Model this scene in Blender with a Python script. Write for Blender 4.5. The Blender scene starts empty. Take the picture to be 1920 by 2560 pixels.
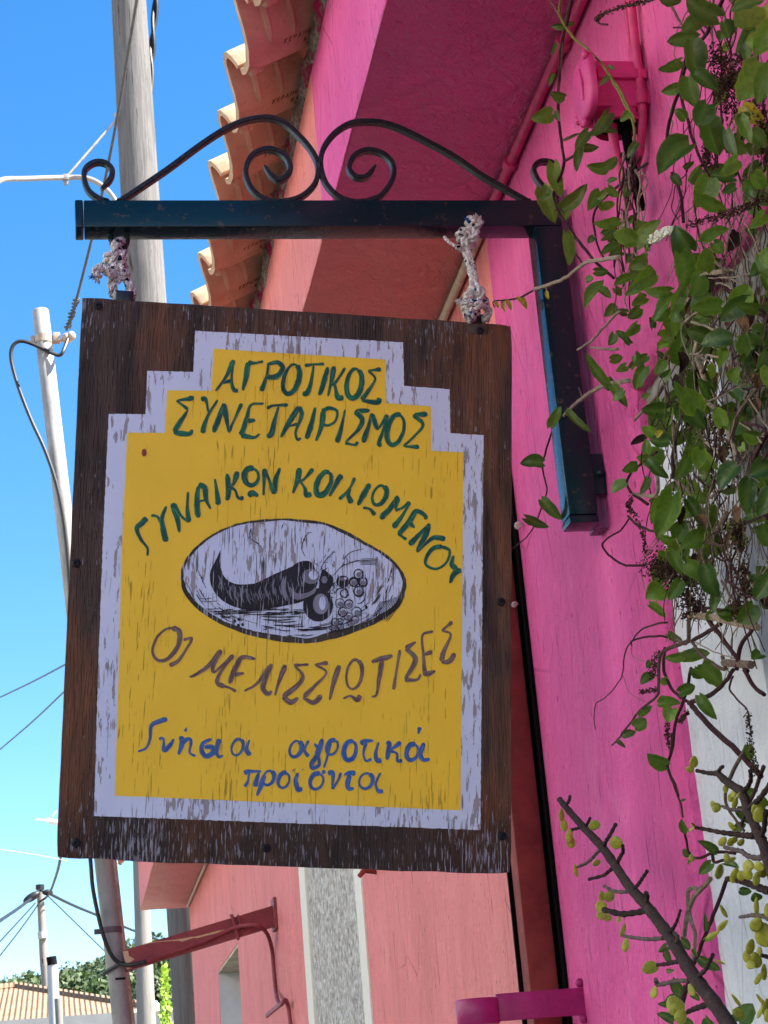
import bpy, bmesh, math, random
from mathutils import Vector, Matrix, noise as mnoise
random.seed(7)
D = bpy.data
scene = bpy.context.scene
COL = scene.collection

# ------------------------------------------------------------------ camera, world, sun, exposure
F_PX, CX, CY = 4800.0, 960.0, 1280.0           # focal length in photo pixels (1920 x 2560)
CAM = Vector((0, 0, 1.6))
_y = Vector((167 - CX, -(2960 - CY), -F_PX)).normalized()
_z = Vector((-.087 * F_PX * F_PX / 1604, .996 * F_PX * F_PX / 1604, -F_PX))
_z = (_z - _y * _z.dot(_y)).normalized()
_x = _y.cross(_z)
R = Matrix((_x, _y, _z))                        # world = R @ camera
cam = D.objects.new('camera', D.cameras.new('camera'))
COL.objects.link(cam)
cam.matrix_world = Matrix.Translation(CAM) @ R.to_4x4()
cam.data.sensor_fit = 'VERTICAL'
cam.data.sensor_height = 36
cam.data.lens = F_PX / 2560 * 36
cam.data.clip_start = .05
cam.data.clip_end = 3000
cam.data.dof.use_dof = True
cam.data.dof.focus_distance = 2.75
cam.data.dof.aperture_fstop = 50
scene.camera = cam
scene.render.resolution_x, scene.render.resolution_y = 768, 1024

SUN = Vector((.80, -.28, 1.12)).normalized()
el = math.asin(SUN.z)
az = math.atan2(SUN.x, SUN.y)
world = D.worlds.new('World'); scene.world = world
world.use_nodes = True
wn = world.node_tree
bg = wn.nodes['Background']
sky = wn.nodes.new('ShaderNodeTexSky')
sky.sky_type = 'NISHITA'; sky.sun_disc = False
sky.sun_elevation = el; sky.sun_rotation = az
sky.altitude = 0; sky.air_density = 1.0; sky.dust_density = .15; sky.ozone_density = 1.8
hs = wn.nodes.new('ShaderNodeHueSaturation')
hs.inputs['Saturation'].default_value = 1.36
wn.links.new(sky.outputs[0], hs.inputs['Color'])
wn.links.new(hs.outputs[0], bg.inputs[0])
bg.inputs[1].default_value = .060
sl = D.lights.new('sun', 'SUN'); sl.energy = 4.6; sl.angle = math.radians(.5); sl.color = (1, .95, .87)
so = D.objects.new('sun', sl); COL.objects.link(so)
so.rotation_euler = SUN.to_track_quat('Z', 'Y').to_euler()
so.location = (4, -2, 9)
scene.view_settings.view_transform = 'Standard'
scene.view_settings.look = 'None'
scene.view_settings.gamma = 1
scene.view_settings.exposure = 2.36

# ------------------------------------------------------------------ helpers
def ray(px, py):
    return R @ Vector((px - CX, -(py - CY), -F_PX)).normalized()
def on(px, py, axis, val):
    r = ray(px, py)
    return CAM + r * ((val - CAM[axis]) / r[axis])
CR, CU, CF = R @ Vector((1, 0, 0)), R @ Vector((0, 1, 0)), R @ Vector((0, 0, -1))
def rnd(a, b): return random.uniform(a, b)

class MB:
    def __init__(s): s.v = []; s.f = []; s.a = []; s.cur = (.5, 0, 0)
    def V(s, p, a=None):
        s.v.append(Vector(p)); s.a.append(a or s.cur); return len(s.v) - 1
    def quad(s, *p):
        s.f.append([s.V(q) for q in p])
    def box(s, a, b, bev=0):
        a, b = Vector(a), Vector(b)
        bm = bmesh.new(); bmesh.ops.create_cube(bm, size=1)
        for v in bm.verts: v.co = Vector([(a[i] + b[i]) / 2 + v.co[i] * (b[i] - a[i]) for i in range(3)])
        if bev: bmesh.ops.bevel(bm, geom=bm.edges[:], offset=bev, segments=2, affect='EDGES', profile=.6)
        s.bm(bm)
    def bm(s, bm, M=None):
        o = len(s.v); bm.verts.index_update()
        for v in bm.verts: s.V(M @ v.co if M else v.co)
        for f in bm.faces: s.f.append([o + v.index for v in f.verts])
        bm.free()
    def tube(s, pts, r, n=8, cap=True, sec=None, up=None):
        pts = [Vector(p) for p in pts]
        rs = r if isinstance(r, (list, tuple)) else [r] * len(pts)
        o = len(s.v); prev = None; m = n if sec is None else len(sec)
        for i, p in enumerate(pts):
            t = (pts[min(i + 1, len(pts) - 1)] - pts[max(i - 1, 0)])
            t = t.normalized() if t.length > 1e-9 else Vector((0, 0, 1))
            if up is not None: a = up - t * up.dot(t)
            elif prev is None: a = t.orthogonal()
            else: a = prev - t * prev.dot(t)
            if a.length < 1e-6: a = t.orthogonal()
            a.normalize(); prev = a; b = t.cross(a)
            for k in range(m):
                if sec is None:
                    c, d = math.cos(2 * math.pi * k / n) * rs[i], math.sin(2 * math.pi * k / n) * rs[i]
                else: c, d = sec[k][0] * rs[i], sec[k][1] * rs[i]
                s.V(p + a * c + b * d)
        for i in range(len(pts) - 1):
            for k in range(m):
                k2 = (k + 1) % m
                s.f.append([o + i * m + k, o + i * m + k2, o + (i + 1) * m + k2, o + (i + 1) * m + k])
        if cap:
            s.f.append([o + k for k in range(m)][::-1]); s.f.append([o + (len(pts) - 1) * m + k for k in range(m)])
    def ball(s, c, r, M=None, u=12, v=8):
        bm = bmesh.new(); bmesh.ops.create_uvsphere(bm, u_segments=u, v_segments=v, radius=1)
        r = Vector(r) if not isinstance(r, (int, float)) else Vector((r, r, r))
        T = Matrix.Translation(c) @ (M.to_4x4() if M else Matrix.Identity(4)) @ Matrix.Diagonal((*r, 1))
        s.bm(bm, T)
    def poly(s, pts, ext=None):
        n = len(pts); a = [s.V(p) for p in pts]; s.f.append(a)
        if ext:
            b = [s.V(Vector(p) + Vector(ext)) for p in pts]; s.f.append(b[::-1])
            for i in range(n): s.f.append([a[i], b[i], b[(i + 1) % n], a[(i + 1) % n]])

LOC = {}
def obj(name, mb, mat, parent=None, smooth=False, frame=None, angle=40):
    """links the collected world-space shapes as ONE mesh object, in its parent's frame"""
    me = D.meshes.new(name)
    fr = frame if frame else (LOC[parent.name] if parent else Matrix.Identity(4))
    inv = fr.inverted()
    me.from_pydata([inv @ v for v in mb.v], [], mb.f)
    bm = bmesh.new(); bm.from_mesh(me)
    bmesh.ops.recalc_face_normals(bm, faces=bm.faces[:]); bm.to_mesh(me); bm.free()
    at = me.attributes.new('tint', 'FLOAT_VECTOR', 'POINT')
    at.data.foreach_set('vector', [c for a in mb.a for c in a])
    o = D.objects.new(name, me); COL.objects.link(o)
    if mat: me.materials.append(mat)
    if smooth:
        for p in me.polygons: p.use_smooth = True
        try: me.set_sharp_from_angle(angle=math.radians(angle))
        except Exception: pass
    if parent: o.parent = parent
    LOC[o.name] = fr
    return o
def tag(o, label=None, cat=None, group=None, kind=None):
    if label: o['label'] = label
    if cat: o['category'] = cat
    if group: o['group'] = group
    if kind: o['kind'] = kind
    return o
def thing(name, label, cat, loc=(0, 0, 0), group=None, M=None):
    o = D.objects.new(name, None); COL.objects.link(o)
    o.empty_display_size = .05
    m = M if M else Matrix.Translation(loc)
    o.matrix_world = m; LOC[o.name] = m
    return tag(o, label, cat, group)

def smooth_path(pts, sub=6):
    pts = [Vector(p) for p in pts]
    if len(pts) < 3: 
        return [pts[0].lerp(pts[1], k / sub) for k in range(sub + 1)]
    out = []
    for i in range(len(pts) - 1):
        p0 = pts[i - 1] if i else pts[0] * 2 - pts[1]
        p1, p2 = pts[i], pts[i + 1]
        p3 = pts[i + 2] if i + 2 < len(pts) else p2 * 2 - p1
        for k in range(sub):
            t = k / sub
            out.append(.5 * ((2 * p1) + (p2 - p0) * t + (2 * p0 - 5 * p1 + 4 * p2 - p3) * t * t + (3 * p1 - p0 - 3 * p2 + p3) * t ** 3))
    out.append(pts[-1]); return out

# crop transforms of the photo used while measuring: name -> (x0, y0, scale)
CROP = {'N': (0, 0, 1), 'A': (150, 720, 2.765), 'B': (700, 750, 2.676), 'C': (420, 1260, 2.633), 'D': (130, 1500, 2.676),
        'E': (650, 1500, 2.476), '1': (0, 0, 2.37), '2': (500, 0, 2.37), 'P': (1150, 0, 2.155), 'Q': (1220, 700, 2.37),
        'T': (1220, 1400, 2.37), 'W': (1220, 1900, 2.37), 'U': (1500, 1850, 3.95), 'V': (1500, 2200, 3.95),
        'X': (1600, 0, 5.184), 'Y': (1600, 400, 4.425), 'Z': (1500, 900, 3.95), 'O': (1500, 1400, 3.95)}
def cp(c, p):
    x0, y0, s = CROP[c]; return (x0 + p[0] / s, y0 + p[1] / s)

# ------------------------------------------------------------------ materials
class G:
    def __init__(s, name, rough=.7, spec=.4, metal=0):
        s.m = D.materials.new(name); s.m.use_nodes = True
        s.t = s.m.node_tree; s.b = s.t.nodes['Principled BSDF']
        s.b.inputs['Roughness'].default_value = rough
        s.b.inputs['Specular IOR Level'].default_value = spec
        s.b.inputs['Metallic'].default_value = metal
        s.co = None
    def n(s, k): return s.t.nodes.new('ShaderNode' + k)
    def l(s, a, b): s.t.links.new(a, b)
    def coord(s, sc=(1, 1, 1)):
        if s.co is None: s.co = s.n('TexCoord').outputs['Object']
        m = s.n('Mapping'); m.inputs['Scale'].default_value = sc; s.l(s.co, m.inputs[0]); return m.outputs[0]
    def noise(s, sc=(1, 1, 1), scale=1, detail=4, rough=.55, dist=0):
        x = s.n('TexNoise'); x.inputs['Scale'].default_value = scale; x.inputs['Detail'].default_value = detail
        x.inputs['Roughness'].default_value = rough; x.inputs['Distortion'].default_value = dist
        s.l(s.coord(sc), x.inputs['Vector']); return x.outputs['Fac']
    def voro(s, sc=(1, 1, 1), scale=1, feat='F1', out='Distance'):
        x = s.n('TexVoronoi'); x.feature = feat; x.inputs['Scale'].default_value = scale
        s.l(s.coord(sc), x.inputs['Vector']); return x.outputs[out]
    def ramp(s, fac, a, b, lo=0, hi=1):
        x = s.n('MapRange'); x.clamp = True
        for k, v in zip(('From Min', 'From Max', 'To Min', 'To Max'), (a, b, lo, hi)): x.inputs[k].default_value = v
        s.l(fac, x.inputs['Value']); return x.outputs[0]
    def mix(s, fac, a, b, mode='MIX'):
        x = s.n('Mix'); x.data_type = 'RGBA'; x.blend_type = mode
        for k, v in ((0, fac), (6, a), (7, b)):
            if isinstance(v, (int, float)): x.inputs[k].default_value = v
            elif isinstance(v, tuple): x.inputs[k].default_value = (*v, 1)
            else: s.l(v, x.inputs[k])
        return x.outputs[2]
    def math(s, op, a, b=0):
        x = s.n('Math'); x.operation = op
        for k, v in ((0, a), (1, b)):
            if isinstance(v, (int, float)): x.inputs[k].default_value = v
            else: s.l(v, x.inputs[k])
        return x.outputs[0]
    def attr(s, i):
        x = s.n('Attribute'); x.attribute_name = 'tint'; y = s.n('SeparateXYZ'); s.l(x.outputs['Vector'], y.inputs[0]); return y.outputs[i]
    def xyz(s, i):
        y = s.n('SeparateXYZ'); s.l(s.coord(), y.inputs[0]); return y.outputs[i]
    def color(s, c):
        if isinstance(c, tuple): s.b.inputs['Base Color'].default_value = (*c, 1)
        else: s.l(c, s.b.inputs['Base Color'])
        return s
    def rough(s, c): s.l(c, s.b.inputs['Roughness']); return s
    def bump(s, h, dist=.002, strength=1):
        x = s.n('Bump'); x.inputs['Distance'].default_value = dist; x.inputs['Strength'].default_value = strength
        s.l(h, x.inputs['Height'])
        old = s.b.inputs['Normal']
        if old.is_linked: s.l(old.links[0].from_socket, x.inputs['Normal'])
        s.l(x.outputs[0], old); return s

def plain(name, c, rough=.6, spec=.4, var=.25, scale=60, bump=.0005, metal=0, sc=(1, 1, 1)):
    g = G(name, rough, spec, metal)
    nz = g.noise(sc, scale, 5, .6)
    dk = tuple(x * (1 - var) for x in c); lt = tuple(min(1, x * (1 + var)) for x in c)
    g.color(g.mix(g.ramp(nz, .3, .7), dk, lt))
    if bump: g.bump(nz, bump)
    return g.m

def plaster(name, c, dark, rough_scale=1.0, streak=1.0, bump=.012, soffit=False):
    """painted render: trowel relief, faded patches, thin vertical drip marks"""
    g = G(name, .45 if soffit else .72, .5 if soffit else .28)
    if soffit:
        c0 = g.mix(g.ramp(g.noise((1, 1, 1), 5, 4, .6), .35, .7), tuple(x * .92 for x in c), tuple(min(1, x * 1.05) for x in c))
        lump = g.noise((1, 1, 1), 34, 5, .68, .9); fine = g.noise((1, 1, 1), 150, 3, .6)
        c0 = g.mix(g.ramp(fine, .68, .74, 0, .5), c0, dark)
        g.color(c0); g.bump(g.math('ADD', lump, g.math('MULTIPLY', fine, .25)), .016); g.bump(g.noise((1, 1, 1), 9, 3), .014)
        return g.m
    big = g.noise((1, 1, .6), 3.0, 4, .6)
    base = g.mix(g.ramp(big, .35, .7), c, tuple(min(1, x * 1.10 + .012) for x in c))
    mid = g.noise((1, 14, 1.0), 5, 4, .6)
    base = g.mix(g.math('MULTIPLY', g.ramp(mid, .5, .72), .40), base, tuple(x * .74 for x in c))
    bl = g.noise((1, 1, .5), 6.5, 5, .7, .8)
    base = g.mix(g.ramp(bl, .52, .70, 0, .45), base, tuple(min(1, x * 1.03 + .10) for x in c))
    base = g.mix(g.ramp(bl, .44, .30, 0, .40), base, tuple(x * .80 for x in c))
    st = g.noise((1, 130, 9), 1, 3, .6)
    st2 = g.noise((1, 3, 2), 2.2, 3, .6)
    m = g.math('MULTIPLY', g.ramp(st, .62, .69), g.ramp(st2, .38, .56))
    base = g.mix(g.math('MULTIPLY', m, .75 * streak), base, dark)
    sp = g.noise((1, 1, .45), 95, 2, .5)
    base = g.mix(g.ramp(sp, .70, .73, 0, .75 * streak), base, dark)
    hc = g.voro((1, 2.2, 1.1), 2.3, 'DISTANCE_TO_EDGE'); hm = g.noise((1, 1, 1), 2.6, 3, .6)
    base = g.mix(g.math('MULTIPLY', g.ramp(hc, .010, .002), g.ramp(hm, .52, .60, 0, .5)), base, dark)
    g.color(base)
    h = g.math('ADD', g.noise((1, 1, .7), 22 * rough_scale, 6, .65, .4), g.math('MULTIPLY', g.noise((1, 1, .4), 120, 4, .6), .5))
    g.bump(h, bump)
    return g.m

PINK = (.76, .100, .345); PINKD = (.30, .010, .085)
CORAL = (.79, .245, .235); CORALD = (.30, .03, .03)
M_pink = plaster('magenta_render', PINK, PINKD)
M_coral = plaster('coral_render', CORAL, CORALD, 1, 1.1)
M_pink_soffit = plaster('magenta_soffit_render', PINK, PINKD, soffit=True)
M_coral_soffit = plaster('brick_red_soffit_render', CORAL, CORALD, soffit=True)
M_white = plaster('white_render', (.74, .79, .87), (.38, .36, .34), 1.4, .6, .008)
M_cement = plain('bare_cement', (.27, .27, .26), .95, .1, .35, 45, .006)
M_cream = plain('cream_trim_paint', (.80, .76, .66), .6, .3, .05, 30, .0005)
def _rc():
    g = G('pebbledash_render', .95, .1)
    v = g.voro((1, 1, 1), 42); nz = g.noise((1, 1, 1), 38, 5, .75); b = g.noise((1, 1, 1), 7, 3)
    c = g.mix(g.ramp(nz, .38, .60), (.46, .42, .37), (.95, .92, .87))
    g.color(g.mix(g.ramp(b, .45, .7), c, (.50, .44, .34), 'MIX') if False else c)
    g.bump(g.math('ADD', g.math('MULTIPLY', v, -1.2), nz), .022)
    return g.m
M_rough = _rc()

def terracotta(name, a, b):
    g = G(name, .8, .25)
    n1 = g.noise((1, 1, 1), 14, 5, .6); n2 = g.noise((1, 1, 1), 110, 3, .5)
    c = g.mix(g.ramp(n1, .3, .7), a, b)
    c = g.mix(g.ramp(n2, .62, .75, 0, .5), c, tuple(x * .6 for x in a))
    st = g.noise((1, 1, 1), 5, 3, .6)
    c = g.mix(g.ramp(st, .56, .72, 0, .35), c, (.50, .24, .19))
    c = g.mix(g.ramp(g.attr(0), .3, .9), c, g.mix(g.ramp(n1, .3, .7), (.40, .275, .175), (.53, .39, .265)))
    g.color(c); g.bump(n1, .002); g.bump(n2, .0006)
    return g.m
M_tile = terracotta('terracotta_tile', (.50, .300, .190), (.70, .480, .340))
M_stamp = plain('tile_stamp', (.17, .080, .04), .9, .1, .2, 80, 0)
def _mo():
    g = G('rough_mortar', .95, .1)
    n1 = g.noise((1, 1, 1), 9, 4, .6); n2 = g.noise((1, 1, 1), 130, 4, .7)
    c = g.mix(g.ramp(n2, .35, .65), (.12, .105, .09), (.46, .42, .37))
    near = g.ramp(g.xyz(1), 3.15, 3.75)
    spl = g.mix(near, (.42, .02, .11), (.62, .24, .13))
    c = g.mix(g.ramp(n1, .53, .60), c, spl)
    g.color(c); g.bump(n2, .006); return g.m
M_mortar = _mo()

# weathered sign timber and paints; all parts of the sign share its frame, so the grain runs through
def grain(g):
    """vertical checks in the plywood face: thin dark splits, more of them low down"""
    a = g.noise((560, 1, 26), 1, 2, .5)
    b = g.noise((300, 1, 11), 1, 3, .6)
    area = g.noise((9, 1, 3.2), 1, 3, .6)
    z = g.ramp(g.xyz(2), -.79, -.58, .105, 0)
    thr = g.math('ADD', g.ramp(area, .3, .7, -.12, .055), z)
    x = g.ramp(g.math('ADD', g.math('MINIMUM', a, g.math('ADD', b, .07)), thr), .60, .66)
    return x, a, b, area
def wood():
    g = G('weathered_stained_plywood', .6, .3)
    x, a, b, area = grain(g)
    tone = g.noise((60, 1, 5), 1, 5, .65)
    big = g.noise((6, 1, 2.6), 1, 4, .55)
    c = g.mix(g.ramp(tone, .3, .7), (.028, .018, .016), (.105, .066, .054))
    c = g.mix(g.ramp(big, .47, .60, 0, .85), c, g.mix(g.ramp(tone, .3, .7), (.085, .034, .016), (.250, .098, .044)))
    dkp = g.noise((16, 1, 3.4), 1, 4, .6)
    c = g.mix(g.ramp(dkp, .52, .62, 0, .75), c, (.020, .013, .013))
    c = g.mix(g.ramp(g.math('ADD', g.xyz(2), g.math('MULTIPLY', g.math('SUBTRACT', dkp, .5), .12)), -.69, -.73, 0, .55), c, (.022, .016, .016))
    c = g.mix(g.math('MULTIPLY', g.ramp(a, .58, .66), g.ramp(dkp, .45, .62)), c, (.012, .008, .008))
    fl = g.noise((420, 1, 42), 1, 3, .55)
    z = g.ramp(g.xyz(2), -.80, -.655, .130, 0)
    zt = g.ramp(g.xyz(2), -.060, -.008, 0, .040)
    ar = g.noise((8, 1, 4.5), 1, 2, .5)
    f = g.math('ADD', fl, g.math('ADD', g.math('ADD', z, zt), g.ramp(ar, .40, .68, -.085, .035)))
    c = g.mix(g.ramp(f, .615, .65, 0, .9), c, (.33, .34, .42))
    g.color(c)
    g.bump(g.math('SUBTRACT', g.math('ADD', g.ramp(f, .61, .66, 0, .7), tone), g.ramp(a, .52, .64)), .0022)
    return g.m
def paint(name, c, dark, alt=None, peel=0, under=(.23, .20, .19), crack=.8, rough=.55, tones=.5, scr=None):
    g = G(name, rough, .3)
    x, a, b, area = grain(g)
    t = g.noise((18, 1, 11), 1, 4, .6)
    col = g.mix(g.ramp(t, .35, .68, 0, tones), c, alt or tuple(v * .8 for v in c))
    if peel:
        p = g.noise((150, 1, 24), 1, 4, .65); q = g.noise((13, 1, 5), 1, 3, .6)
        pm = g.ramp(g.math('ADD', p, g.ramp(q, .35, .65, -.11, .08)), .66 - peel * .06, .675 - peel * .06)
        col = g.mix(g.math('MULTIPLY', pm, .85), col, under)
        g.bump(g.math('SUBTRACT', 1, pm), .0010)
    if name.endswith('lettering_paint'):
        at_ = g.n('Attribute'); at_.attribute_name = 'tint'; mp = g.n('Mapping'); mp.inputs['Scale'].default_value = (3.2, 55, 5.3); g.l(at_.outputs['Vector'], mp.inputs[0])
        br = g.n('TexNoise'); br.inputs['Scale'].default_value = 1; br.inputs['Detail'].default_value = 3; g.l(mp.outputs[0], br.inputs['Vector'])
        lite = tuple(min(1, v * 1.9 + .02) for v in c)
        col = g.mix(g.ramp(br.outputs['Fac'], .50, .64, 0, .7), col, lite)
        col = g.mix(g.ramp(br.outputs['Fac'], .44, .32, 0, .6), col, tuple(v * .45 for v in c))
        e_ = g.attr(0); ed = g.math('ABSOLUTE', g.math('SUBTRACT', e_, .5))
        col = g.mix(g.math('MULTIPLY', g.ramp(ed, .36, .5), g.ramp(br.outputs['Fac'], .40, .60)), col, (.50, .38, .04))
    if scr:
        s1 = g.noise((430, 1, 20), 1, 2, .5); s2 = g.noise((11, 1, 7), 1, 2, .5)
        col = g.mix(g.math('MULTIPLY', g.ramp(g.math('ADD', s1, g.ramp(s2, .3, .7, -.05, .05)), .60, .64), .8), col, scr)
    if name == 'oval_white_paint':
        sk = g.noise((520, 1, 26), 1, 2, .5); col = g.mix(g.math('MULTIPLY', g.ramp(sk, .575, .63), .8), col, dark)
    col = g.mix(g.math('MULTIPLY', x, crack), col, dark)
    g.color(col); g.bump(g.math('MULTIPLY', x, -1), .0012); g.bump(area, .0015)
    return g.m
M_wood = wood()
M_swhite = paint('peeling_white_paint', (.66, .73, .92), (.10, .09, .10), (.55, .62, .85), 1.5, (.27, .235, .25))
M_yellow = paint('yellow_sign_paint', (.97, .63, .046), (.28, .17, .02), (.86, .55, .040), 0, crack=.62)
M_oval = paint('oval_white_paint', (.66, .73, .95), (.04, .036, .05), (.55, .63, .88), 1.3, (.30, .245, .255))
M_green = paint('green_lettering_paint', (.002, .120, .066), (.06, .06, .02), (.004, .055, .075), 0, crack=.5, tones=1)
M_purple = paint('faded_purple_lettering_paint', (.175, .120, .110), (.10, .07, .03), (.115, .055, .085), 0, crack=.5, tones=1)
M_blue = paint('blue_lettering_paint', (.022, .105, .40), (.05, .05, .05), (.060, .125, .25), 0, crack=.6, tones=1)
M_black = paint('black_drawing_paint', (.010, .010, .016), (.30, .26, .27), (.022, .022, .034), 0, crack=.75, tones=1, scr=(.46, .48, .62))
M_grey = paint('grey_wash_paint', (.13, .13, .18), (.45, .45, .58), (.26, .26, .35), 0, crack=.7, tones=1, scr=(.46, .48, .62))
M_rim = paint('oval_rim_paint', (.030, .026, .024), (.10, .09, .02), (.075, .062, .040), 0, crack=.5, tones=1, scr=(.46, .48, .62))
M_screw = plain('dark_screw_steel', (.018, .016, .020), .45, .5, .4, 300, .0005, .6)
M_plug = plain('oxblood_plug', (.25, .035, .025), .5, .4, .2, 100, 0)

def painted_iron():
    g = G('dark_teal_gloss_iron', .12, .34)
    n1 = g.noise((1, 1, 1), 55, 5, .65); n2 = g.noise((1, 1, 1), 260, 3, .6); b = g.noise((1, 1, 1), 9, 3, .6)
    endw = g.ramp(g.xyz(0), .06, .20, 1, 0)
    c = g.mix(g.ramp(b, .35, .65), (.0015, .004, .006), (.002, .007, .010))
    c = g.mix(g.math('MULTIPLY', endw, .8), c, (.002, .022, .031))
    chip = g.math('ADD', n1, g.math('MULTIPLY', endw, .06))
    c = g.mix(g.ramp(chip, .66, .69, 0, .8), c, (.055, .042, .032))
    c = g.mix(g.ramp(n2, .74, .77, 0, .35), c, (.28, .27, .26))
    g.color(c); g.rough(g.ramp(n1, .4, .7, .11, .30)); g.bump(n1, .0007); g.bump(b, .001)
    return g.m
M_iron = painted_iron()
def scroll_iron():
    g = G('black_wrought_iron', .30, .4)
    n1 = g.noise((1, 1, 1), 240, 4, .6); b = g.noise((1, 1, 1), 14, 3)
    c = g.mix(g.ramp(n1, .45, .75), (.004, .004, .006), (.030, .030, .032))
    g.color(c); g.rough(g.ramp(b, .3, .7, .25, .5)); g.bump(n1, .0012); return g.m
M_scroll = scroll_iron()
M_batten = plain('violet_batten_wood', (.30, .13, .26), .8, .2, .4, 1, .002, 0, (300, 120, 12))
M_oxide = plain('red_oxide_gloss', (.26, .052, .042), .7, .25, .25, 25, .0025)
M_oxide2 = plain('faded_oxide_paint', (.27, .055, .062), .55, .35, .25, 18, .002)
M_flake = plain('bare_flaked_primer', (.62, .42, .25), .8, .2, .2, 60, .001)
M_strap = plain('magenta_gloss_iron', (.36, .018, .155), .38, .45, .2, 30, .002)
M_pinkpvc = plain('magenta_painted_pvc', (.60, .045, .19), .5, .35, .2, 40, .001)
M_creampvc = plain('cream_pvc', (.66, .55, .43), .5, .35, .2, 60, .0006)
M_mage = plain('magenta_painted_box', (.60, .040, .20), .45, .4, .15, 40, .0012)
M_void = plain('black_and_gap_shade', (.006, .005, .006), .9, .1, .2, 40, 0)  # for plain black parts, and for the shade gaps at the red post
def rope_mat():
    g = G('braided_polyester_rope', .9, .15)
    v = g.voro((1, 1, 1), 210, 'F1', 'Color'); sp = g.n('SeparateColor'); g.l(v, sp.inputs[0])
    n1 = g.noise((1, 1, 1), 150, 3, .6)
    c = g.mix(g.ramp(n1, .35, .65), (.55, .48, .46), (.90, .85, .82))
    c = g.mix(g.ramp(sp.outputs[0], .94, .95), c, (.010, .014, .05))
    c = g.mix(g.ramp(sp.outputs[1], .975, .98), c, (.012, .10, .34))
    g.color(c); g.bump(g.math('MULTIPLY', g.voro((1, 1, 1), 300), -1), .004); return g.m
M_rope = rope_mat()

def pole_wood(name, a, b, crack):
    g = G(name, .9, .15)
    n1 = g.noise((1, 1, .03), 48, 5, .75, .5); n2 = g.noise((1, 1, .25), 7, 4, .6); k = g.noise((1, 1, .3), 5, 2)
    c = g.mix(g.ramp(n1, .3, .7), a, b)
    c = g.mix(g.ramp(n1, .58, .64, 0, .85), c, crack)
    c = g.mix(g.ramp(n2, .55, .75, 0, .5), c, tuple(x * .65 for x in a))
    c = g.mix(g.ramp(k, .73, .76), c, (.05, .03, .02))
    g.color(c); g.bump(n1, .006); return g.m
M_pole = pole_wood('silvered_pole_timber', (.092, .088, .086), (.205, .196, .190), (.026, .024, .022))
M_pole2 = pole_wood('grey_far_pole_timber', (.20, .185, .165), (.28, .26, .24), (.10, .09, .08))
def galv():
    g = G('chalky_white_steel', .7, .3)
    n1 = g.noise((1, 1, .4), 20, 5, .65); n2 = g.noise((1, 1, 1), 120, 3); n3 = g.noise((1, 1, .3), 4, 3, .6)
    c = g.mix(g.ramp(n1, .35, .7), (.22, .22, .225), (.38, .365, .34))
    c = g.mix(g.ramp(n3, .55, .72, 0, .5), c, (.42, .31, .18))
    c = g.mix(g.ramp(n2, .66, .74, 0, .45), c, (.13, .125, .125))
    g.color(c); g.bump(n2, .0006); return g.m
M_galv = galv()
M_lug = plain('rust_stained_white_steel', (.40, .32, .25), .7, .3, .35, 30, .001)
M_cable = plain('black_cable_sheath', (.012, .012, .014), .5, .4, .3, 60, 0)
M_wire = plain('grey_steel_wire', (.06, .068, .075), .5, .4, .3, 60, 0)
M_lamp = plain('pale_lamp_arm_paint', (.25, .243, .235), .5, .4, .15, 20, 0)

def leaf_mat(name, a, b, yel, rough=.30, trans=.36):
    g = G(name, rough, .45)
    t = g.attr(0); e = g.attr(1); mrib = g.attr(2)
    c = g.mix(g.ramp(t, 0, .80), a, b)
    c = g.mix(g.ramp(t, .90, .94), c, yel)
    blot = g.noise((1, 1, 1), 190, 3, .6)
    c = g.mix(g.ramp(blot, .42, .62, 0, .4), c, tuple(x * .55 for x in a))
    c = g.mix(g.math('MULTIPLY', g.ramp(e, .80, 1), g.ramp(t, .3, .9, .15, .8)), c, (.36, .36, .04))
    c = g.mix(g.math('MULTIPLY', mrib, .45), c, (.22, .32, .08))
    g.color(c); g.bump(blot, .0012)
    if trans:
        tr = g.n('BsdfTranslucent'); g.l(g.mix(.5, c, (.20, .34, .03)), tr.inputs[0])
        mx = g.n('MixShader'); mx.inputs[0].default_value = trans
        out = g.t.nodes['Material Output']
        g.l(g.b.outputs[0], mx.inputs[1]); g.l(tr.outputs[0], mx.inputs[2]); g.l(mx.outputs[0], out.inputs[0])
    return g.m
M_leaf = leaf_mat('vine_leaf', (.014, .072, .016), (.185, .330, .022), (.60, .42, .02))
M_succ = leaf_mat('succulent_leaf', (.30, .33, .035), (.58, .54, .06), (.56, .50, .14), .35, .15)
def bark(name, a, b):
    g = G(name, .85, .2); n1 = g.noise((1, 1, 1), 240, 4, .65); n0 = g.noise((1, 1, 1), 45, 4, .65)
    t = g.ramp(g.attr(0), .22, .95); c = g.mix(t, a, b)
    c = g.mix(g.ramp(n0, .50, .66, 0, .5), c, tuple(x * 2.6 + .03 for x in a))
    c = g.mix(g.ramp(n1, .4, .7, 0, .6), c, (.02, .014, .012)); g.color(c); g.bump(n1, .0016); return g.m
M_stem = bark('vine_stem', (.050, .014, .020), (.42, .33, .24))
M_sbark = bark('succulent_bark', (.034, .018, .016), (.19, .15, .14))
M_dry = bark('dried_flower', (.040, .018, .016), (.20, .105, .050))
M_flower = plain('cream_blossom', (.80, .78, .62), .7, .3, .15, 200, 0)
M_shell = plain('pale_snail_shell', (.62, .53, .47), .4, .45, .3, 160, .0006)

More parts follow.
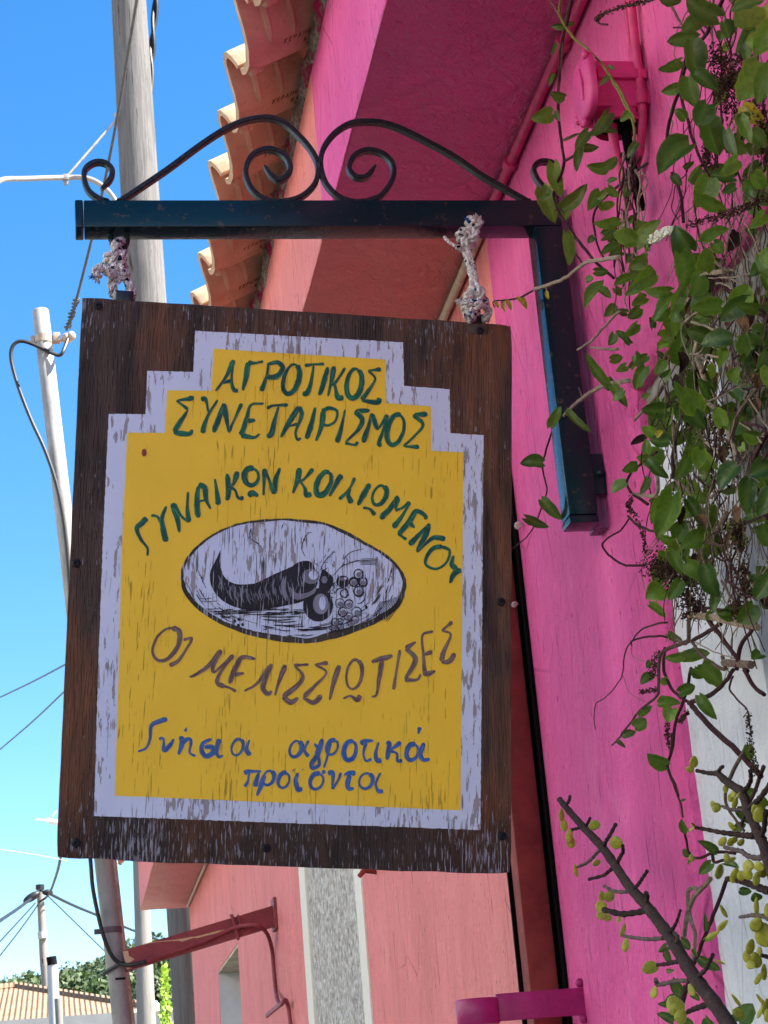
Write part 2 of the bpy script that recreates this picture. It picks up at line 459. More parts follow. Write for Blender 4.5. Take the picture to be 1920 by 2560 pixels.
# ------------------------------------------------------------------ ground and far setting
def sheet(name, x0, y0, x1, y1, z, mat, kind='structure'):
    b = MB(); b.quad((x0, y0, z), (x1, y0, z), (x1, y1, z), (x0, y1, z))
    return tag(obj(name, b, mat), kind=kind)
M_ground = plain('dry_earth', (.26, .23, .17), .95, .1, .3, .4, 0)
M_road = plain('sun_bleached_asphalt', (.055, .054, .052), .95, .1, .2, 6, .004)
M_pave = plain('pale_concrete_paving', (.13, .126, .12), .9, .15, .2, 5, .003)
sheet('ground', -1500, -1500, 1500, 1500, -.008, M_ground)
sheet('road', -9, -60, -.7, 40, -.004, M_road)
b = MB(); b.box((-.7, -60, -.3), (.775, 16, .12), .01)
tag(obj('pavement', b, M_pave), kind='structure')

def hill_h(x, y):
    t = max(0, min(1, (y - 95) / 130))
    return 15.5 * t * t * (3 - 2 * t) * (1 + .20 * math.sin(x * .03 + 1.0)) + 5.5 * t * max(0, min(1, (x + 8) / 30))
b = MB(); nx, ny = 40, 24; idx = {}
for j in range(ny + 1):
    for i in range(nx + 1):
        x, y = -140 + 280 * i / nx, 90 + 160 * j / ny
        idx[i, j] = b.V((x, y, hill_h(x, y) - .1 + (mnoise.noise((x * .05, y * .05, 0)) if j else 0)))
for j in range(ny):
    for i in range(nx): b.f.append([idx[i, j], idx[i + 1, j], idx[i + 1, j + 1], idx[i, j + 1]])
M_hill = plain('scrub_hillside', (.030, .050, .018), .95, .1, .5, .15, 0)
tag(obj('hill', b, M_hill, smooth=True), kind='structure')

M_crown = leaf_mat('hill_tree_foliage', (.020, .042, .020), (.085, .125, .035), (.13, .17, .05), .6, .15)
M_lime = leaf_mat('bright_street_foliage', (.16, .30, .015), (.34, .52, .02), (.42, .55, .04), .5, .3)
M_trunk = plain('tree_bark', (.09, .065, .045), .95, .1, .3, 3, .01)
def leafquad(b, p, s, tint):
    n = Vector((rnd(-1, 1), rnd(-1, .4), rnd(-.2, 1))).normalized(); a = n.orthogonal().normalized()
    a = Matrix.Rotation(rnd(0, 6.28), 3, n) @ a; c = n.cross(a)
    b.cur = (tint, 0, 0)
    b.quad(p - a * s, p - c * s * .6, p + a * s, p + c * s * .6)
def tree(name, label, px, py_top, Y, w, kind, group):
    top = on(px, py_top, 1, Y); base = Vector((top.x, Y, hill_h(top.x, Y) - .3)); h = max(3.0, top.z - base.z)
    t = thing(name, label, 'tree', base, group)
    tr = MB(); tr.tube([base, base + Vector((.1, 0, h * .4)), base + Vector((.15, 0, h * .85))], [h * .03, h * .022, h * .006], 7)
    for q in range(5):
        a = rnd(0, 6.28); z = rnd(.3, .6) * h
        tr.tube([base + Vector((.1, 0, z)), base + Vector((math.cos(a) * w * .3, math.sin(a) * w * .3, z + h * .15))], [h * .012, h * .004], 5)
    obj('trunk', tr, M_trunk, t)
    c = MB()
    if kind == 'pine':
        for q in range(1700):
            u = random.random() ** .55; rad = w * .5 * (1.02 - u) ** .8 * (.65 + .5 * math.sin(u * 34) ** 2) + .06
            a = rnd(0, 6.28); r = rad * math.sqrt(random.random())
            leafquad(c, base + Vector((math.cos(a) * r, math.sin(a) * r, h * (.12 + .88 * u))), rnd(.14, .32) * (1.25 - u), rnd(0, .45))
    else:
        blobs = [(Vector((rnd(-.36, .36) * w, rnd(-.36, .36) * w, h * rnd(.45, .90))), w * rnd(.16, .30), rnd(0, .6)) for _ in range(11)]
        blobs.append((Vector((0, 0, h * .93)), w * .16, .5))
        for q in range(2400):
            o, r, tn = random.choice(blobs); d = Vector((rnd(-1, 1), rnd(-1, 1), rnd(-1, 1))).normalized() * r * rnd(.5, 1.05)
            leafquad(c, base + o + d, rnd(.14, .34), max(0, min(.85, tn + rnd(-.2, .25))))
    obj('crown', c, M_crown, t)
HT = 'trees on the far hill'
for a in [('pine_tree', 'tall dark conifer on the far hill just left of the leaning steel pole', 245, 2395, 165, 5.0, 'pine'),
          ('pine_tree', 'slim dark conifer spire on the far hill beside the tallest conifer', 219, 2404, 165, 4.2, 'pine'),
          ('pine_tree', 'small thin conifer rising alone right of the white chimney pipe', 177, 2424, 165, 2.6, 'pine'),
          ('pine_tree', 'tiny conifer beside the thin one, right of the chimney pipe', 188, 2438, 165, 2.2, 'pine'),
          ('pine_tree', 'blue-green conifer on the hill seen between the steel pole and the grey lamp post', 318, 2352, 165, 4.4, 'pine'),
          ('pine_tree', 'shorter conifer against the slim lamp post on the hill', 338, 2345, 168, 4.0, 'pine'),
          ('broadleaf_tree', 'wide green tree behind the ridge of the tiled house', 62, 2443, 150, 7.0, 'b'),
          ('broadleaf_tree', 'small round tree at the left edge of the far hill', 12, 2470, 152, 4.0, 'b'),
          ('broadleaf_tree', 'low bushy tree left of the chimney pipe behind the roof', 100, 2458, 158, 5.0, 'b'),
          ('broadleaf_tree', 'full green tree directly right of the white chimney pipe', 165, 2448, 150, 7.0, 'b'),
          ('broadleaf_tree', 'dense mid green tree under the two tall conifers', 208, 2446, 152, 6.5, 'b'),
          ('broadleaf_tree', 'bright green rounded tree lowest on the slope by the steel pole', 252, 2458, 135, 7.5, 'b'),
          ('broadleaf_tree', 'dark tree on the hill behind the lamp post foot', 328, 2428, 140, 7.0, 'b'),
          ('broadleaf_tree', 'pale green tree between lamp post and old timber pole', 385, 2352, 150, 8.0, 'b'),
          ('broadleaf_tree', 'shaded tree low between lamp post and old timber pole', 392, 2440, 138, 6.5, 'b'),
          ('broadleaf_tree', 'gap-filling olive green tree above the right slope of the tiled roof', 284, 2440, 148, 7.0, 'b'),
          ('broadleaf_tree', 'small dark tree hugging the left ridge of the tiled roof', 28, 2462, 156, 4.5, 'b'),
          ('broadleaf_tree', 'olive tree crown tucked between roof ridge and chimney pipe', 84, 2452, 162, 6.0, 'b'),
          ('broadleaf_tree', 'dark round crown behind the chimney pipe itself', 132, 2448, 164, 6.5, 'b'),
          ('broadleaf_tree', 'upper crown on the ridge between the thin conifers', 192, 2432, 168, 6.5, 'b'),
          ('broadleaf_tree', 'high dark crown joining the two tall conifers', 232, 2420, 170, 7.0, 'b'),
          ('broadleaf_tree', 'high crown hidden half by the leaning steel pole', 268, 2408, 172, 7.5, 'b'),
          ('broadleaf_tree', 'high crown on the ridge right of the leaning steel pole', 335, 2385, 172, 7.5, 'b'),
          ('broadleaf_tree', 'crown on the ridge against the old timber pole edge', 410, 2375, 172, 8.0, 'b'),
          ('broadleaf_tree', 'mid slope crown under the ridge beside the steel pole', 240, 2446, 158, 7.5, 'b')]:
    tree(*a[:6], a[6], HT)

# tiled house far down the street
def rooftile_mat():
    g = G('pale_clay_roof', .8, .2)
    w = g.n('TexWave'); w.wave_type = 'BANDS'; w.bands_direction = 'X'; w.inputs['Scale'].default_value = 2.6; w.inputs['Distortion'].default_value = .6
    w.inputs['Detail'].default_value = 2
    g.l(g.coord(), w.inputs['Vector'])
    n1 = g.noise((1, 1, 1), 2.5, 4)
    c = g.mix(g.ramp(n1, .3, .7), (.20, .128, .076), (.275, .188, .120))
    g.color(g.mix(g.ramp(w.outputs['Fac'], .0, .35, .20, 0), c, (.12, .06, .035))); g.bump(w.outputs['Fac'], .04); return g.m
M_roof = rooftile_mat()
M_hwhite = plain('white_house_wall', (.45, .45, .46), .8, .2, .06, 2, 0)
M_gutter = plain('grey_gutter', (.22, .22, .22), .5, .4, .1, 3, 0)
E2 = on(425, 2529, 1, 44); E1 = Vector((E2.x - 17, 43, E2.z)); ap = on(41, 2468, 1, 50)
B1 = Vector((E1.x, 58, E1.z)); B2 = Vector((E2.x, 58, E2.z))
t = thing('house', 'white house with a pale clay tiled hip roof low at the left', 'house', ((E1.x + E2.x) / 2, 50, 0))
b = MB(); b.box((E1.x + .5, 44.0, 0), (E2.x - .5, 57.5, E1.z - .28)); obj('wall', b, M_hwhite, t)
b = MB()
for p, q in ((E1, E2), (E2, B2), (B2, B1), (B1, E1)): b.f.append([b.V(p), b.V(q), b.V(ap)])
obj('roof', b, M_roof, t)
b = MB(); b.tube([ap, E2], .13, 8); b.tube([ap, E1], .13, 8); obj('ridge_tiles', b, M_roof, t, True)
b = MB(); b.box((E1.x - .05, E1.y - .1, E1.z - .26), (E2.x + .05, E2.y + .1, E1.z - .02)); obj('gutter', b, M_gutter, t)
p = on(132, 2475, 1, 36); r0 = on(146, 2475, 1, 36).x - p.x
cb = on(132, 2560, 1, 36)
t = thing('chimney_pipe', 'white flue pipe with a black cap in front of the tiled roof', 'chimney', (p.x + .1, 36, 0))
b = MB(); b.tube([Vector((p.x + .10, 36, 0)), Vector((p.x + .02, 36, 4)), on(131, 2412, 1, 36)], r0, 14); obj('flue', b, M_hwhite, t, True)
b = MB(); b.tube([on(131, 2413, 1, 35.98), on(128, 2392, 1, 35.98)], r0 * .92, 14); obj('cap', b, M_void, t, True)
p = on(145, 2496, 1, 34)
b = MB(); b.tube([Vector((p.x + .12, 34, 0)), p], [.075, .062], 10)
tag(obj('short_post', b, M_pole2, None, True), 'short grey post standing beside the white flue pipe', 'post')
# white house right of the lamp post
wa, wb = on(322, 2534, 1, 30), on(440, 2534, 1, 30)
t = thing('house', 'plain white house corner seen between lamp post and timber pole', 'house', ((wa.x + wb.x) / 2, 32, 0))
b = MB(); b.box((wa.x, 30, 0), (wb.x, 34, wa.z)); obj('wall', b, M_hwhite, t)
b = MB(); b.box((wa.x - .06, 29.9, wa.z), (wb.x + .06, 34.1, wa.z + .05)); obj('coping', b, M_cream, t)
d0 = on(384, 2540, 1, 29.8)
M_tank = plain('pale_blue_tank', (.42, .52, .66), .5, .3, .1, 4, 0)
dz = on(384, 2508, 1, 31)
t = thing('water_tank', 'pale blue upright tank on the white house roof', 'tank', (dz.x, 31, wa.z + .05))
b = MB(); b.tube([Vector((dz.x, 31, wa.z + .051)), Vector((dz.x, 31, dz.z))], .085, 14); obj('drum', b, M_tank, t, True)
b = MB(); b.tube([Vector((dz.x, 31, dz.z)), Vector((dz.x, 31, dz.z + .03))], .06, 12); obj('lid', b, M_tank, t, True)
# bright leafy shrub by the timber pole
bp = on(408, 2520, 1, 20)
t = thing('street_tree', 'sunlit lime green leafy tree beside the old timber pole', 'tree', (bp.x + .2, 20, 0))
b = MB(); b.tube([Vector((bp.x + .2, 20, 0)), Vector((bp.x + .16, 20, 1.8)), on(412, 2480, 1, 20)], [.05, .04, .012], 7); obj('trunk', b, M_trunk, t, True)
b = MB()
for q in range(330):
    u = random.random(); c = on(408 + rnd(-9, 22) * (.35 + u * .8), 2412 + 190 * u, 1, 20 + rnd(-.3, .3))
    leafquad(b, c, rnd(.020, .045), rnd(.1, .9))
obj('crown', b, M_lime, t)

# distant utility pole with its lines
dp = on(100, 2222, 1, 58)
t = thing('utility_pole', 'thin distant utility pole with fanned out lines at the left', 'utility pole', (dp.x + .3, 58, 0))
b = MB(); b.tube([Vector((on(126, 2560, 1, 58).x, 58, 0)), on(126, 2560, 1, 58), on(110, 2400, 1, 58), dp], [.17, .16, .13, .10], 10); obj('pole', b, M_pole2, t, True)
b = MB(); b.tube([on(100, 2224, 1, 58), on(100, 2212, 1, 58)], .13, 10); b.ball(on(79, 2243, 1, 57.5), (.28, .12, .12), Matrix.Rotation(-.5, 3, 'Y')); b.ball(on(119, 2231, 1, 57.6), (.16, .09, .09)); b.tube([on(76, 2248, 1, 57.5), on(100, 2226, 1, 57.9), on(122, 2234, 1, 57.6)], .03, 6); obj('insulator', b, M_cable, t, True)
b = MB(); b.tube([on(105, 2330, 1, 57.86), on(107, 2346, 1, 57.86)], .14, 10); obj('number_plate', b, M_hwhite, t, True)
def wire(name, pts, r, mat, label, group=None, n=6):
    b = MB(); b.tube(smooth_path(pts, 6), r, n)
    return tag(obj(name, b, mat, None, True), label, 'cable', group)
GW = 'lines of the distant utility pole'
q = lambda x, y, Y: on(x, y, 1, Y)
wire('power_line', [q(78, 2247, 57.5), q(40, 2275, 52), q(-20, 2315, 45)], .045, M_cable, 'thick line leaving the distant pole down to the left edge', GW)
wire('power_line', [q(88, 2258, 57.8), q(45, 2305, 54), q(-15, 2370, 50)], .022, M_cable, 'upper thin line fanning left below the thick line of the distant pole', GW)
wire('power_line', [q(95, 2262, 57.8), q(50, 2325, 55), q(-15, 2408, 51)], .022, M_cable, 'lowest thin line fanning left from the distant pole', GW)
wire('power_line', [q(98, 2256, 57.8), q(122, 2236, 57), q(140, 2190, 50), q(150, 2150, 46), q(158, 2090, 44)], .035, M_cable, 'line climbing from the distant pole to behind the hanging sign', GW)
wire('power_line', [q(117, 2231, 57.6), q(180, 2262, 60), q(250, 2291, 64), q(330, 2325, 70), q(425, 2360, 76)], .045, M_cable, 'thick line from the distant pole passing behind the steel pole to the hill', GW)
wire('power_line', [q(120, 2240, 57.6), q(190, 2308, 60), q(262, 2378, 62), q(300, 2410, 64)], .018, M_cable, 'hairline wire falling right from the distant pole', GW)
wire('power_line', [q(-10, 1748, 30), q(80, 1705, 26), q(175, 1655, 22)], .012, M_wire, 'upper of two faint lines meeting the left edge of the sign', 'faint lines left of the sign')
wire('power_line', [q(-10, 1882, 30), q(80, 1805, 26), q(175, 1715, 22)], .012, M_wire, 'lower of two faint lines meeting the left edge of the sign', 'faint lines left of the sign')
wire('power_line', [q(-10, 2122, 40), q(80, 2135, 42), q(170, 2152, 44)], .006, M_hwhite, 'pale hair-thin line reaching the lower left corner of the sign')

# gull in the sky by the sign edge
g0 = q(128, 2052, 24)
t = thing('seagull', 'white gull gliding beside the lower left edge of the sign', 'bird', g0)
M_gull = plain('gull_white', (.75, .76, .78), .7, .2, .08, 40, 0)
b = MB()
body = smooth_path([q(112, 2048, 24), q(120, 2050, 24), q(132, 2055, 24), q(146, 2056, 24), q(154, 2055, 24)], 4)
b.tube(body, [.004 + .030 * math.sin(math.pi * i / (len(body) - 1)) for i in range(len(body))], 8); obj('body', b, M_gull, t, True)
for s_, pts in ((0, [q(128, 2053, 24), q(112, 2051, 23.7), q(88, 2049, 23.4)]), (1, [q(134, 2053, 24), q(132, 2040, 24.3), q(142, 2028, 24.6)])):
    b = MB(); pp = smooth_path(pts, 5); n = len(pp)
    for i in range(n):
        w = .045 * (1 - i / n) + .006
        b.V(pp[i] + Vector((.0, -w, 0)) + CU * .012 * (1 - i / n)); b.V(pp[i] + Vector((.0, w, 0)) - CU * .012 * (1 - i / n)); b.V(pp[i] + CU * .012)
    for i in range(n - 1):
        for k in range(3): b.f.append([i * 3 + k, i * 3 + (k + 1) % 3, (i + 1) * 3 + (k + 1) % 3, (i + 1) * 3 + k])
    b.f.append([0, 1, 2]); b.f.append([n * 3 - 3, n * 3 - 2, n * 3 - 1])
    obj('wing', b, M_gull, t)

# ------------------------------------------------------------------ the two painted houses along the street
XW, YB, ZS, XF, ZF, YE = .775, 2.971, 3.134, .487, 3.445, 11.75
YO, ZO = on(1738, 1950, 0, .7965).y, 2.545                       # jamb and head of the white recess in the magenta wall
PT = [(0, .024), (.002, .044), (.011, .063), (.028, .072), (.048, .069), (.070, .053), (.096, .030), (.126, .012), (.160, .005), (.188, .008), (.204, .018)]
def offs(P, d):
    out = []
    for i, p in enumerate(P):
        a, c = P[max(i - 1, 0)], P[min(i + 1, len(P) - 1)]
        ty, tz = c[0] - a[0], c[1] - a[1]; L = math.hypot(ty, tz)
        out.append((p[0] + tz / L * d, p[1] - ty / L * d))
    return out
PB = offs(PT, .012)
def pb(y):
    for (a, za), (c, zc) in zip(PB, PB[1:]):
        if a <= y <= c: return za + (zc - za) * (y - a) / (c - a)
    return PB[-1][1]
SL = math.radians(27); TX, TZ0 = .368, 3.430
def tp(s, y, z): return Vector((TX + s * math.cos(SL) - z * math.sin(SL), y, TZ0 + s * math.sin(SL) + z * math.cos(SL)))
FONT = {'Κ': [[(0, 0), (0, 1)], [(.6, 1), (0, .45), (.65, 0)]], 'Ε': [[(.6, 1), (0, 1), (0, 0), (.6, 0)], [(0, .5), (.5, .5)]],
        'Ρ': [[(0, 0), (0, 1), (.55, .95), (.55, .55), (0, .5)]], 'Α': [[(0, 0), (.35, 1), (.7, 0)], [(.15, .35), (.55, .35)]],
        'Μ': [[(0, 0), (.05, 1), (.4, .4), (.75, 1), (.8, 0)]], 'Ο': [[(.3, 0), (0, .5), (.3, 1), (.65, .5), (.3, 0)]],
        'Υ': [[(0, 1), (.3, .5), (.6, 1)], [(.3, .5), (.3, 0)]], 'Β': [[(0, 0), (0, 1), (.5, .9), (.4, .55), (0, .5), (.6, .3), (.5, 0), (0, 0)]],
        'Σ': [[(.6, 1), (0, 1), (.4, .5), (0, 0), (.6, 0)]], 'Τ': [[(0, 1), (.7, 1)], [(.35, 1), (.35, 0)]], 'Η': [[(0, 0), (0, 1)], [(.6, 0), (.6, 1)], [(0, .5), (.6, .5)]],
        'Λ': [[(0, 0), (.35, 1), (.7, 0)]]}
def roof_tile(parent, k, y0):
    j = rnd(-.004, .004); jz = rnd(-.002, .003); b = MB(); b.cur = (0, 0, 0); n = len(PT); js = rnd(-.006, .006)
    top = set(PT); sec = [(p[0], p[1]) for p in PT] + [(p[0], p[1]) for p in PB[::-1]]
    ss = [0, .004, .03, .2, .42]
    for s in ss:
        for (y, z) in sec:
            f = .0015 if s == 0 else 0
            yy = y + (f if z > .03 else 0)
            b.V(tp(s + js, y0 + j + yy, z + jz + mnoise.noise((y * 40 + k * 3, s * 9, k)) * .0012), (1 if (y, z) in top else 0, 0, 0))
    m = len(sec)
    for i in range(len(ss) - 1):
        for q in range(m): b.f.append([i * m + q, i * m + (q + 1) % m, (i + 1) * m + (q + 1) % m, (i + 1) * m + q])
    for q in range(n - 1):
        b.f.append([q, q + 1, m - 2 - q, m - 1 - q]); o = (len(ss) - 1) * m; b.f.append([o + q, o + m - 1 - q, o + m - 2 - q, o + q + 1])
    for s in (.045, .092):                                # moulded ribs under the roll, drip lump on the lip
        ys = [.052 + .011 * i for i in range(8)]
        b.tube([tp(s + js, y0 + j + y, pb(y) - .0005 + jz) for y in ys], [.004] + [.0075] * 5 + [.005, .001], 7)
    b.ball(tp(.012 + js, y0 + j + .186, pb(.186) - .002 + jz), (.010, .014, .006), None, 8, 6)
    b.ball(tp(.030 + js, y0 + j + .196, pb(.196) - .001 + jz), (.007, .010, .005), None, 8, 6)
    o = obj('roof_tile', b, M_tile, parent, True, angle=50)
    if -2 <= k <= 9:
        st = MB()
        for txt, s0, yl in (('ΚΕΡΑΜΟΥ', .072, .142), ('ΒΑΣ', .112, .160), ('ΤΗΛ', .118, .177)):
            for q, ch in enumerate(txt):
                for l in FONT[ch]:
                    pp = [(s0 + (q + u * .8) * .0095 + v * .002, yl - v * .0100) for u, v in l]
                    st.tube([tp(s + js, y0 + j + y, pb(y) + jz - .0004) for s, y in pp], .0007, 5)
        obj('maker_stamp', st, M_stamp, o, frame=LOC[parent.name])
    return o
def mortar(parent, ya, yb):
    b = MB(); ny = int((yb - ya) / .012); nz = 7; ix = {}
    for i in range(ny + 1):
        for k in range(nz + 1):
            y = ya + (yb - ya) * i / ny; u = k / nz
            z = ZF - .010 + u * .080 + .024 * mnoise.noise((y * 9, 1.3, 0)) * (1 - u)
            bul = math.sin(math.pi * min(1, u * 1.1))
            x = XF + .002 - .014 * bul * (.5 + 1.1 * mnoise.noise((y * 22, z * 30, 2))) - .007 * mnoise.noise((y * 90, z * 90, 5)) + (.012 if k in (0,) else 0)
            ix[i, k] = b.V((x, y, z))
    for i in range(ny):
        for k in range(nz): b.f.append([ix[i, k], ix[i + 1, k], ix[i + 1, k + 1], ix[i, k + 1]])
    obj('mortar', b, M_mortar, parent, True)
def eaves(parent, ya, yb, mw, ms, endcap=0):
    b = MB(); n = int((yb - ya) / .05); ix = {}
    rows = [(0, ZS + .002), (-.0, ZS + .03), (0, ZF)]
    for i in range(n + 1):
        y = ya + (yb - ya) * i / n
        for k, (dx, z) in enumerate(rows): ix[i, k] = b.V((XF + .003 * mnoise.noise((y * 3, z, 0)) + (.001 if k == 0 else 0), y, z))
        ix[i, 3] = b.V((XF + .003, y, ZS + .002 * mnoise.noise((y * 5, 7, 0))))
        ix[i, 4] = b.V((XF + .003, y, ZF))
    for i in range(n):
        for p, q_ in ((0, 1), (1, 2), (3, 0), (2, 4), (4, 3)): b.f.append([ix[i, p], ix[i + 1, p], ix[i + 1, q_], ix[i, q_]])
    for i in (0, n): b.f.append([ix[i, 3], ix[i, 0], ix[i, 1], ix[i, 2], ix[i, 4]])
    obj('fascia', b, mw, parent, True, angle=30)
    b = MB(); nx = 8; n = int((yb - ya) / .03); ix = {}
    for i in range(n + 1):
        for k in range(nx + 1):
            y = ya + (yb - ya) * i / n; x = XF + .0035 + (XW + .02 - XF - .0035) * k / nx
            ix[i, k] = b.V((x, y, ZS + .004 * mnoise.noise((x * 9, y * 7, 3)) + .0015 * mnoise.noise((x * 60, y * 60, 1))))
    for i in range(n):
        for k in range(nx): b.f.append([ix[i, k], ix[i + 1, k], ix[i + 1, k + 1], ix[i, k + 1]])
    b.box((XF + .02, ya, ZS + .012), (XW + .02, yb, ZF - .01))
    obj('soffit', b, ms, parent, True, angle=30)
def upper_roof(parent, ya, yb):
    b = MB(); n = 0; rows = [(.755, .0), (3.0, 1)]
    k0 = math.floor((ya - 2.955) / .2); k1 = math.floor((yb - 2.955) / .2)
    ys = [(2.955 + .2 * k + p[0], p[1]) for k in range(k0, k1) for p in PT[:-2]]
    xe = 2.75
    for (y, z) in ys:
        b.V((.745, y, TZ0 + z + (.745 - TX) * math.tan(SL) - .004)); b.V((xe, y, TZ0 + z + (xe - TX) * math.tan(SL) - .004)); b.V((xe * 2 - .4, y, TZ0 + z - .02))
    for i in range(len(ys) - 1):
        for c in range(2): b.f.append([3 * i + c, 3 * i + 3 + c, 3 * i + 4 + c, 3 * i + 1 + c])
    obj('roof', b, M_tile, parent, True)
    b = MB()
    for y in (ya + .02, yb - .22):
        b.poly([(XW + .03, y, ZF), (5.0, y, ZF), (xe, y, TZ0 + (xe - TX) * math.tan(SL) - .05), (XW + .03, y, ZF + .10)], (0, .2, 0))
    return b

# magenta house (the near one)
hp = thing('house', 'near house with magenta rendered wall and eaves above the hanging sign', 'house', (2.5, 0, 0))
b = MB()
out = []
zz = ZO
z = 0
ring = []
while z < ZO - .02: ring.append((YO, z)); z += .014
y = YO; ring.append((YO - .006, ZO))
y = YO - .02
while y > 1.0: ring.append((y, ZO)); y -= .014
ring = [(p[0] + .0045 * mnoise.noise((p[1] * 40, p[0] * 40, 4)) + .004 * mnoise.noise((p[1] * 9, 3, 4)), p[1] + .005 * mnoise.noise((p[0] * 45, p[1] * 31, 9))) for p in ring]
lay = [(.020, XW), (.012, XW + .002), (.005, XW + .007), (.001, XW + .012), (0, XW + .024)]
L = len(ring)
for ins, x in lay:
    for i, (py_, pz_) in enumerate(ring):
        v = pz_ < ZO - .03
        b.V((x, py_ + (ins if v else (ins if py_ > YO - .012 else 0)), pz_ + (0 if v else ins)))
for k in range(len(lay) - 1):
    for i in range(L - 1): b.f.append([k * L + i, k * L + i + 1, (k + 1) * L + i + 1, (k + 1) * L + i])
tail = [b.V(p) for p in ((XW, 1.0 - .0, 3.2), (XW, YB, 3.2), (XW, YB, 0))]
b.f.append(list(range(L)) + tail)
b.box((XW, -4, ZO + .02), (XW + .22, .999, 3.2))
obj('wall', b, M_pink, hp, True, angle=25)
b = MB(); b.box((XW + .0225, 2.03, 0), (XW + .2, YO + .03, 2.487)); b.box((XW + .0225, -4, 0), (XW + .2, 2.03, .95)); obj('window_surround', b, M_white, hp)
b = MB(); b.box((XW + .0225, -4, 2.34), (XW + .2, 2.028, ZO + .03)); b.box((XW + .0245, 2.0285, 2.488), (XW + .2, YO + .03, ZO + .03)); obj('lintel', b, M_cement, hp)
M_frame = plain('dark_slate_frame', (.045, .055, .065), .5, .4, .2, 30, 0)
M_glass = plain('dark_window_pane', (.008, .010, .011), .1, .5, .1, 10, 0)
b = MB(); b.box((XW + .10, 1.985, .95), (XW + .14, 2.03, 2.34)); b.box((XW + .10, 1.0, .95), (XW + .14, 1.045, 2.34)); b.box((XW + .10, 1.045, .95), (XW + .14, 1.985, 1.0)); b.box((XW + .10, 1.045, 2.29), (XW + .14, 1.985, 2.34)); b.box((XW + .102, 1.49, 1.0), (XW + .138, 1.53, 2.29))
wf = obj('window', b, M_frame, hp)
b = MB(); b.box((XW + .115, 1.045, 1.0), (XW + .121, 1.49, 2.29)); b.box((XW + .115, 1.53, 1.0), (XW + .121, 1.985, 2.29)); obj('pane', b, M_glass, wf, frame=LOC[hp.name])
eaves(hp, -4, YB, M_pink, M_pink_soffit)
mortar(hp, -1, YB)
g = upper_roof(hp, -4, YB)
g.box((XW + .22, -4, 0), (XW + .3, YB - .01, ZF)); g.box((5.0, -4, 0), (5.2, YB - .01, ZF)); g.box((XW + .3, -4, 0), (5.0, -3.8, ZF))
obj('rear_wall', g, M_pink, hp)
for k in range(-9, 0): roof_tile(hp, k, 2.955 + .2 * k)

# coral house (beyond the colour change)
hc = thing('house', 'far house with coral wall, grey pebbledash strip and brick red eaves', 'house', (2.5, 7.5, 0))
yr0, yr1 = on(907, 2200, 0, XW).y, on(890, 2200, 0, XW).y
yl1, yl0 = on(752, 2200, 0, XW).y, on(766, 2200, 0, XW).y
n0, n1, nz = 8.65, 9.86, 2.545
b = MB()
b.box((XW, YB, 0), (XW + .22, yr0, 3.2)); b.box((XW, yl1, 0), (XW + .22, n0, 3.2)); b.box((XW, n1, 0), (XW + .22, YE, 3.2)); b.box((XW, n0, nz), (XW + .22, n1, 3.2)); b.box((XW, n0, 0), (XW + .22, n1, .9))
obj('wall', b, M_coral, hc)
b = MB(); b.box((XW + .004, yr1, 0), (XW + .22, yl0, 3.2)); obj('pebbledash_strip', b, M_rough, hc)
for a_, c_ in ((yr0, yr1), (yl0, yl1)):
    b = MB(); b.box((XW - .006, a_, 0), (XW + .22, c_, 3.13), .003); obj('moulding', b, M_cream, hc)
M_jamb = plain('grey_white_limewash', (.60, .60, .62), .8, .2, .12, 8, .002)
M_head = plain('stained_limewash', (.55, .47, .33), .85, .2, .35, 9, .002)
b = MB(); b.box((XW + .003, n1 - .012, .9), (XW + .215, n1 - .0, nz)); b.box((XW + .19, n0, .9), (XW + .215, n1 - .012, nz))
nw = obj('window_recess', b, M_jamb, hc)
b = MB(); b.box((XW + .003, n0, nz - .012), (XW + .19, n1 - .012, nz)); obj('head', b, M_head, nw, frame=LOC[hc.name])
eaves(hc, YB, YE + .15, M_coral, M_coral_soffit)
mortar(hc, YB, YE + .15)
g = upper_roof(hc, YB, YE + .15)
g.box((XW + .22, YB + .01, 0), (XW + .3, YE, ZF)); g.box((5.0, YB + .01, 0), (5.2, YE, ZF)); g.box((XW + .3, YE - .2, 0), (5.0, YE, ZF))
obj('rear_wall', g, M_coral, hc)
for k in range(0, 45): roof_tile(hc, k, 2.955 + .2 * k)

# things fixed to the walls
def conduit_pt(y): return Vector((XW - .011, y, ZS - .012 + .003 * mnoise.noise((y * 2, 0, 0))))
t = thing('conduit', 'thin cable pipe along the corner under the eaves, magenta then cream', 'pipe', conduit_pt(3))
ym = on(1243, 590, 0, XW - .011).y
b = MB(); b.tube([conduit_pt(-1 + .1 * i) for i in range(int((ym + 1) / .1))] + [conduit_pt(ym)], .0085, 10); obj('painted_pipe', b, M_pinkpvc, t, True)
b = MB(); b.tube([conduit_pt(ym + .015 + (YE - ym - .03) * i / 60) for i in range(61)], .0085, 10); obj('bare_pipe', b, M_creampvc, t, True)
for yc in (1.9, 2.36, 2.72, ym + .02, 5.2, 8.2, 10.1):
    b = MB(); c = conduit_pt(yc); b.tube([c - Vector((0, .010, 0)), c + Vector((0, .010, 0))], .013, 10); b.box(c + Vector((-.006, -.007, .0)), c + Vector((.011, .007, .0125)), .002)
    obj('clip', b, M_pinkpvc if yc < 2.9 else M_creampvc, t, True)
M_iso = M_pinkpvc
def wpt(px, py, off): return on(px, py, 0, XW - off)
t = thing('conduit', 'vertical magenta cable pipe with a clip right of the junction box', 'pipe', wpt(1597, 180, .01))
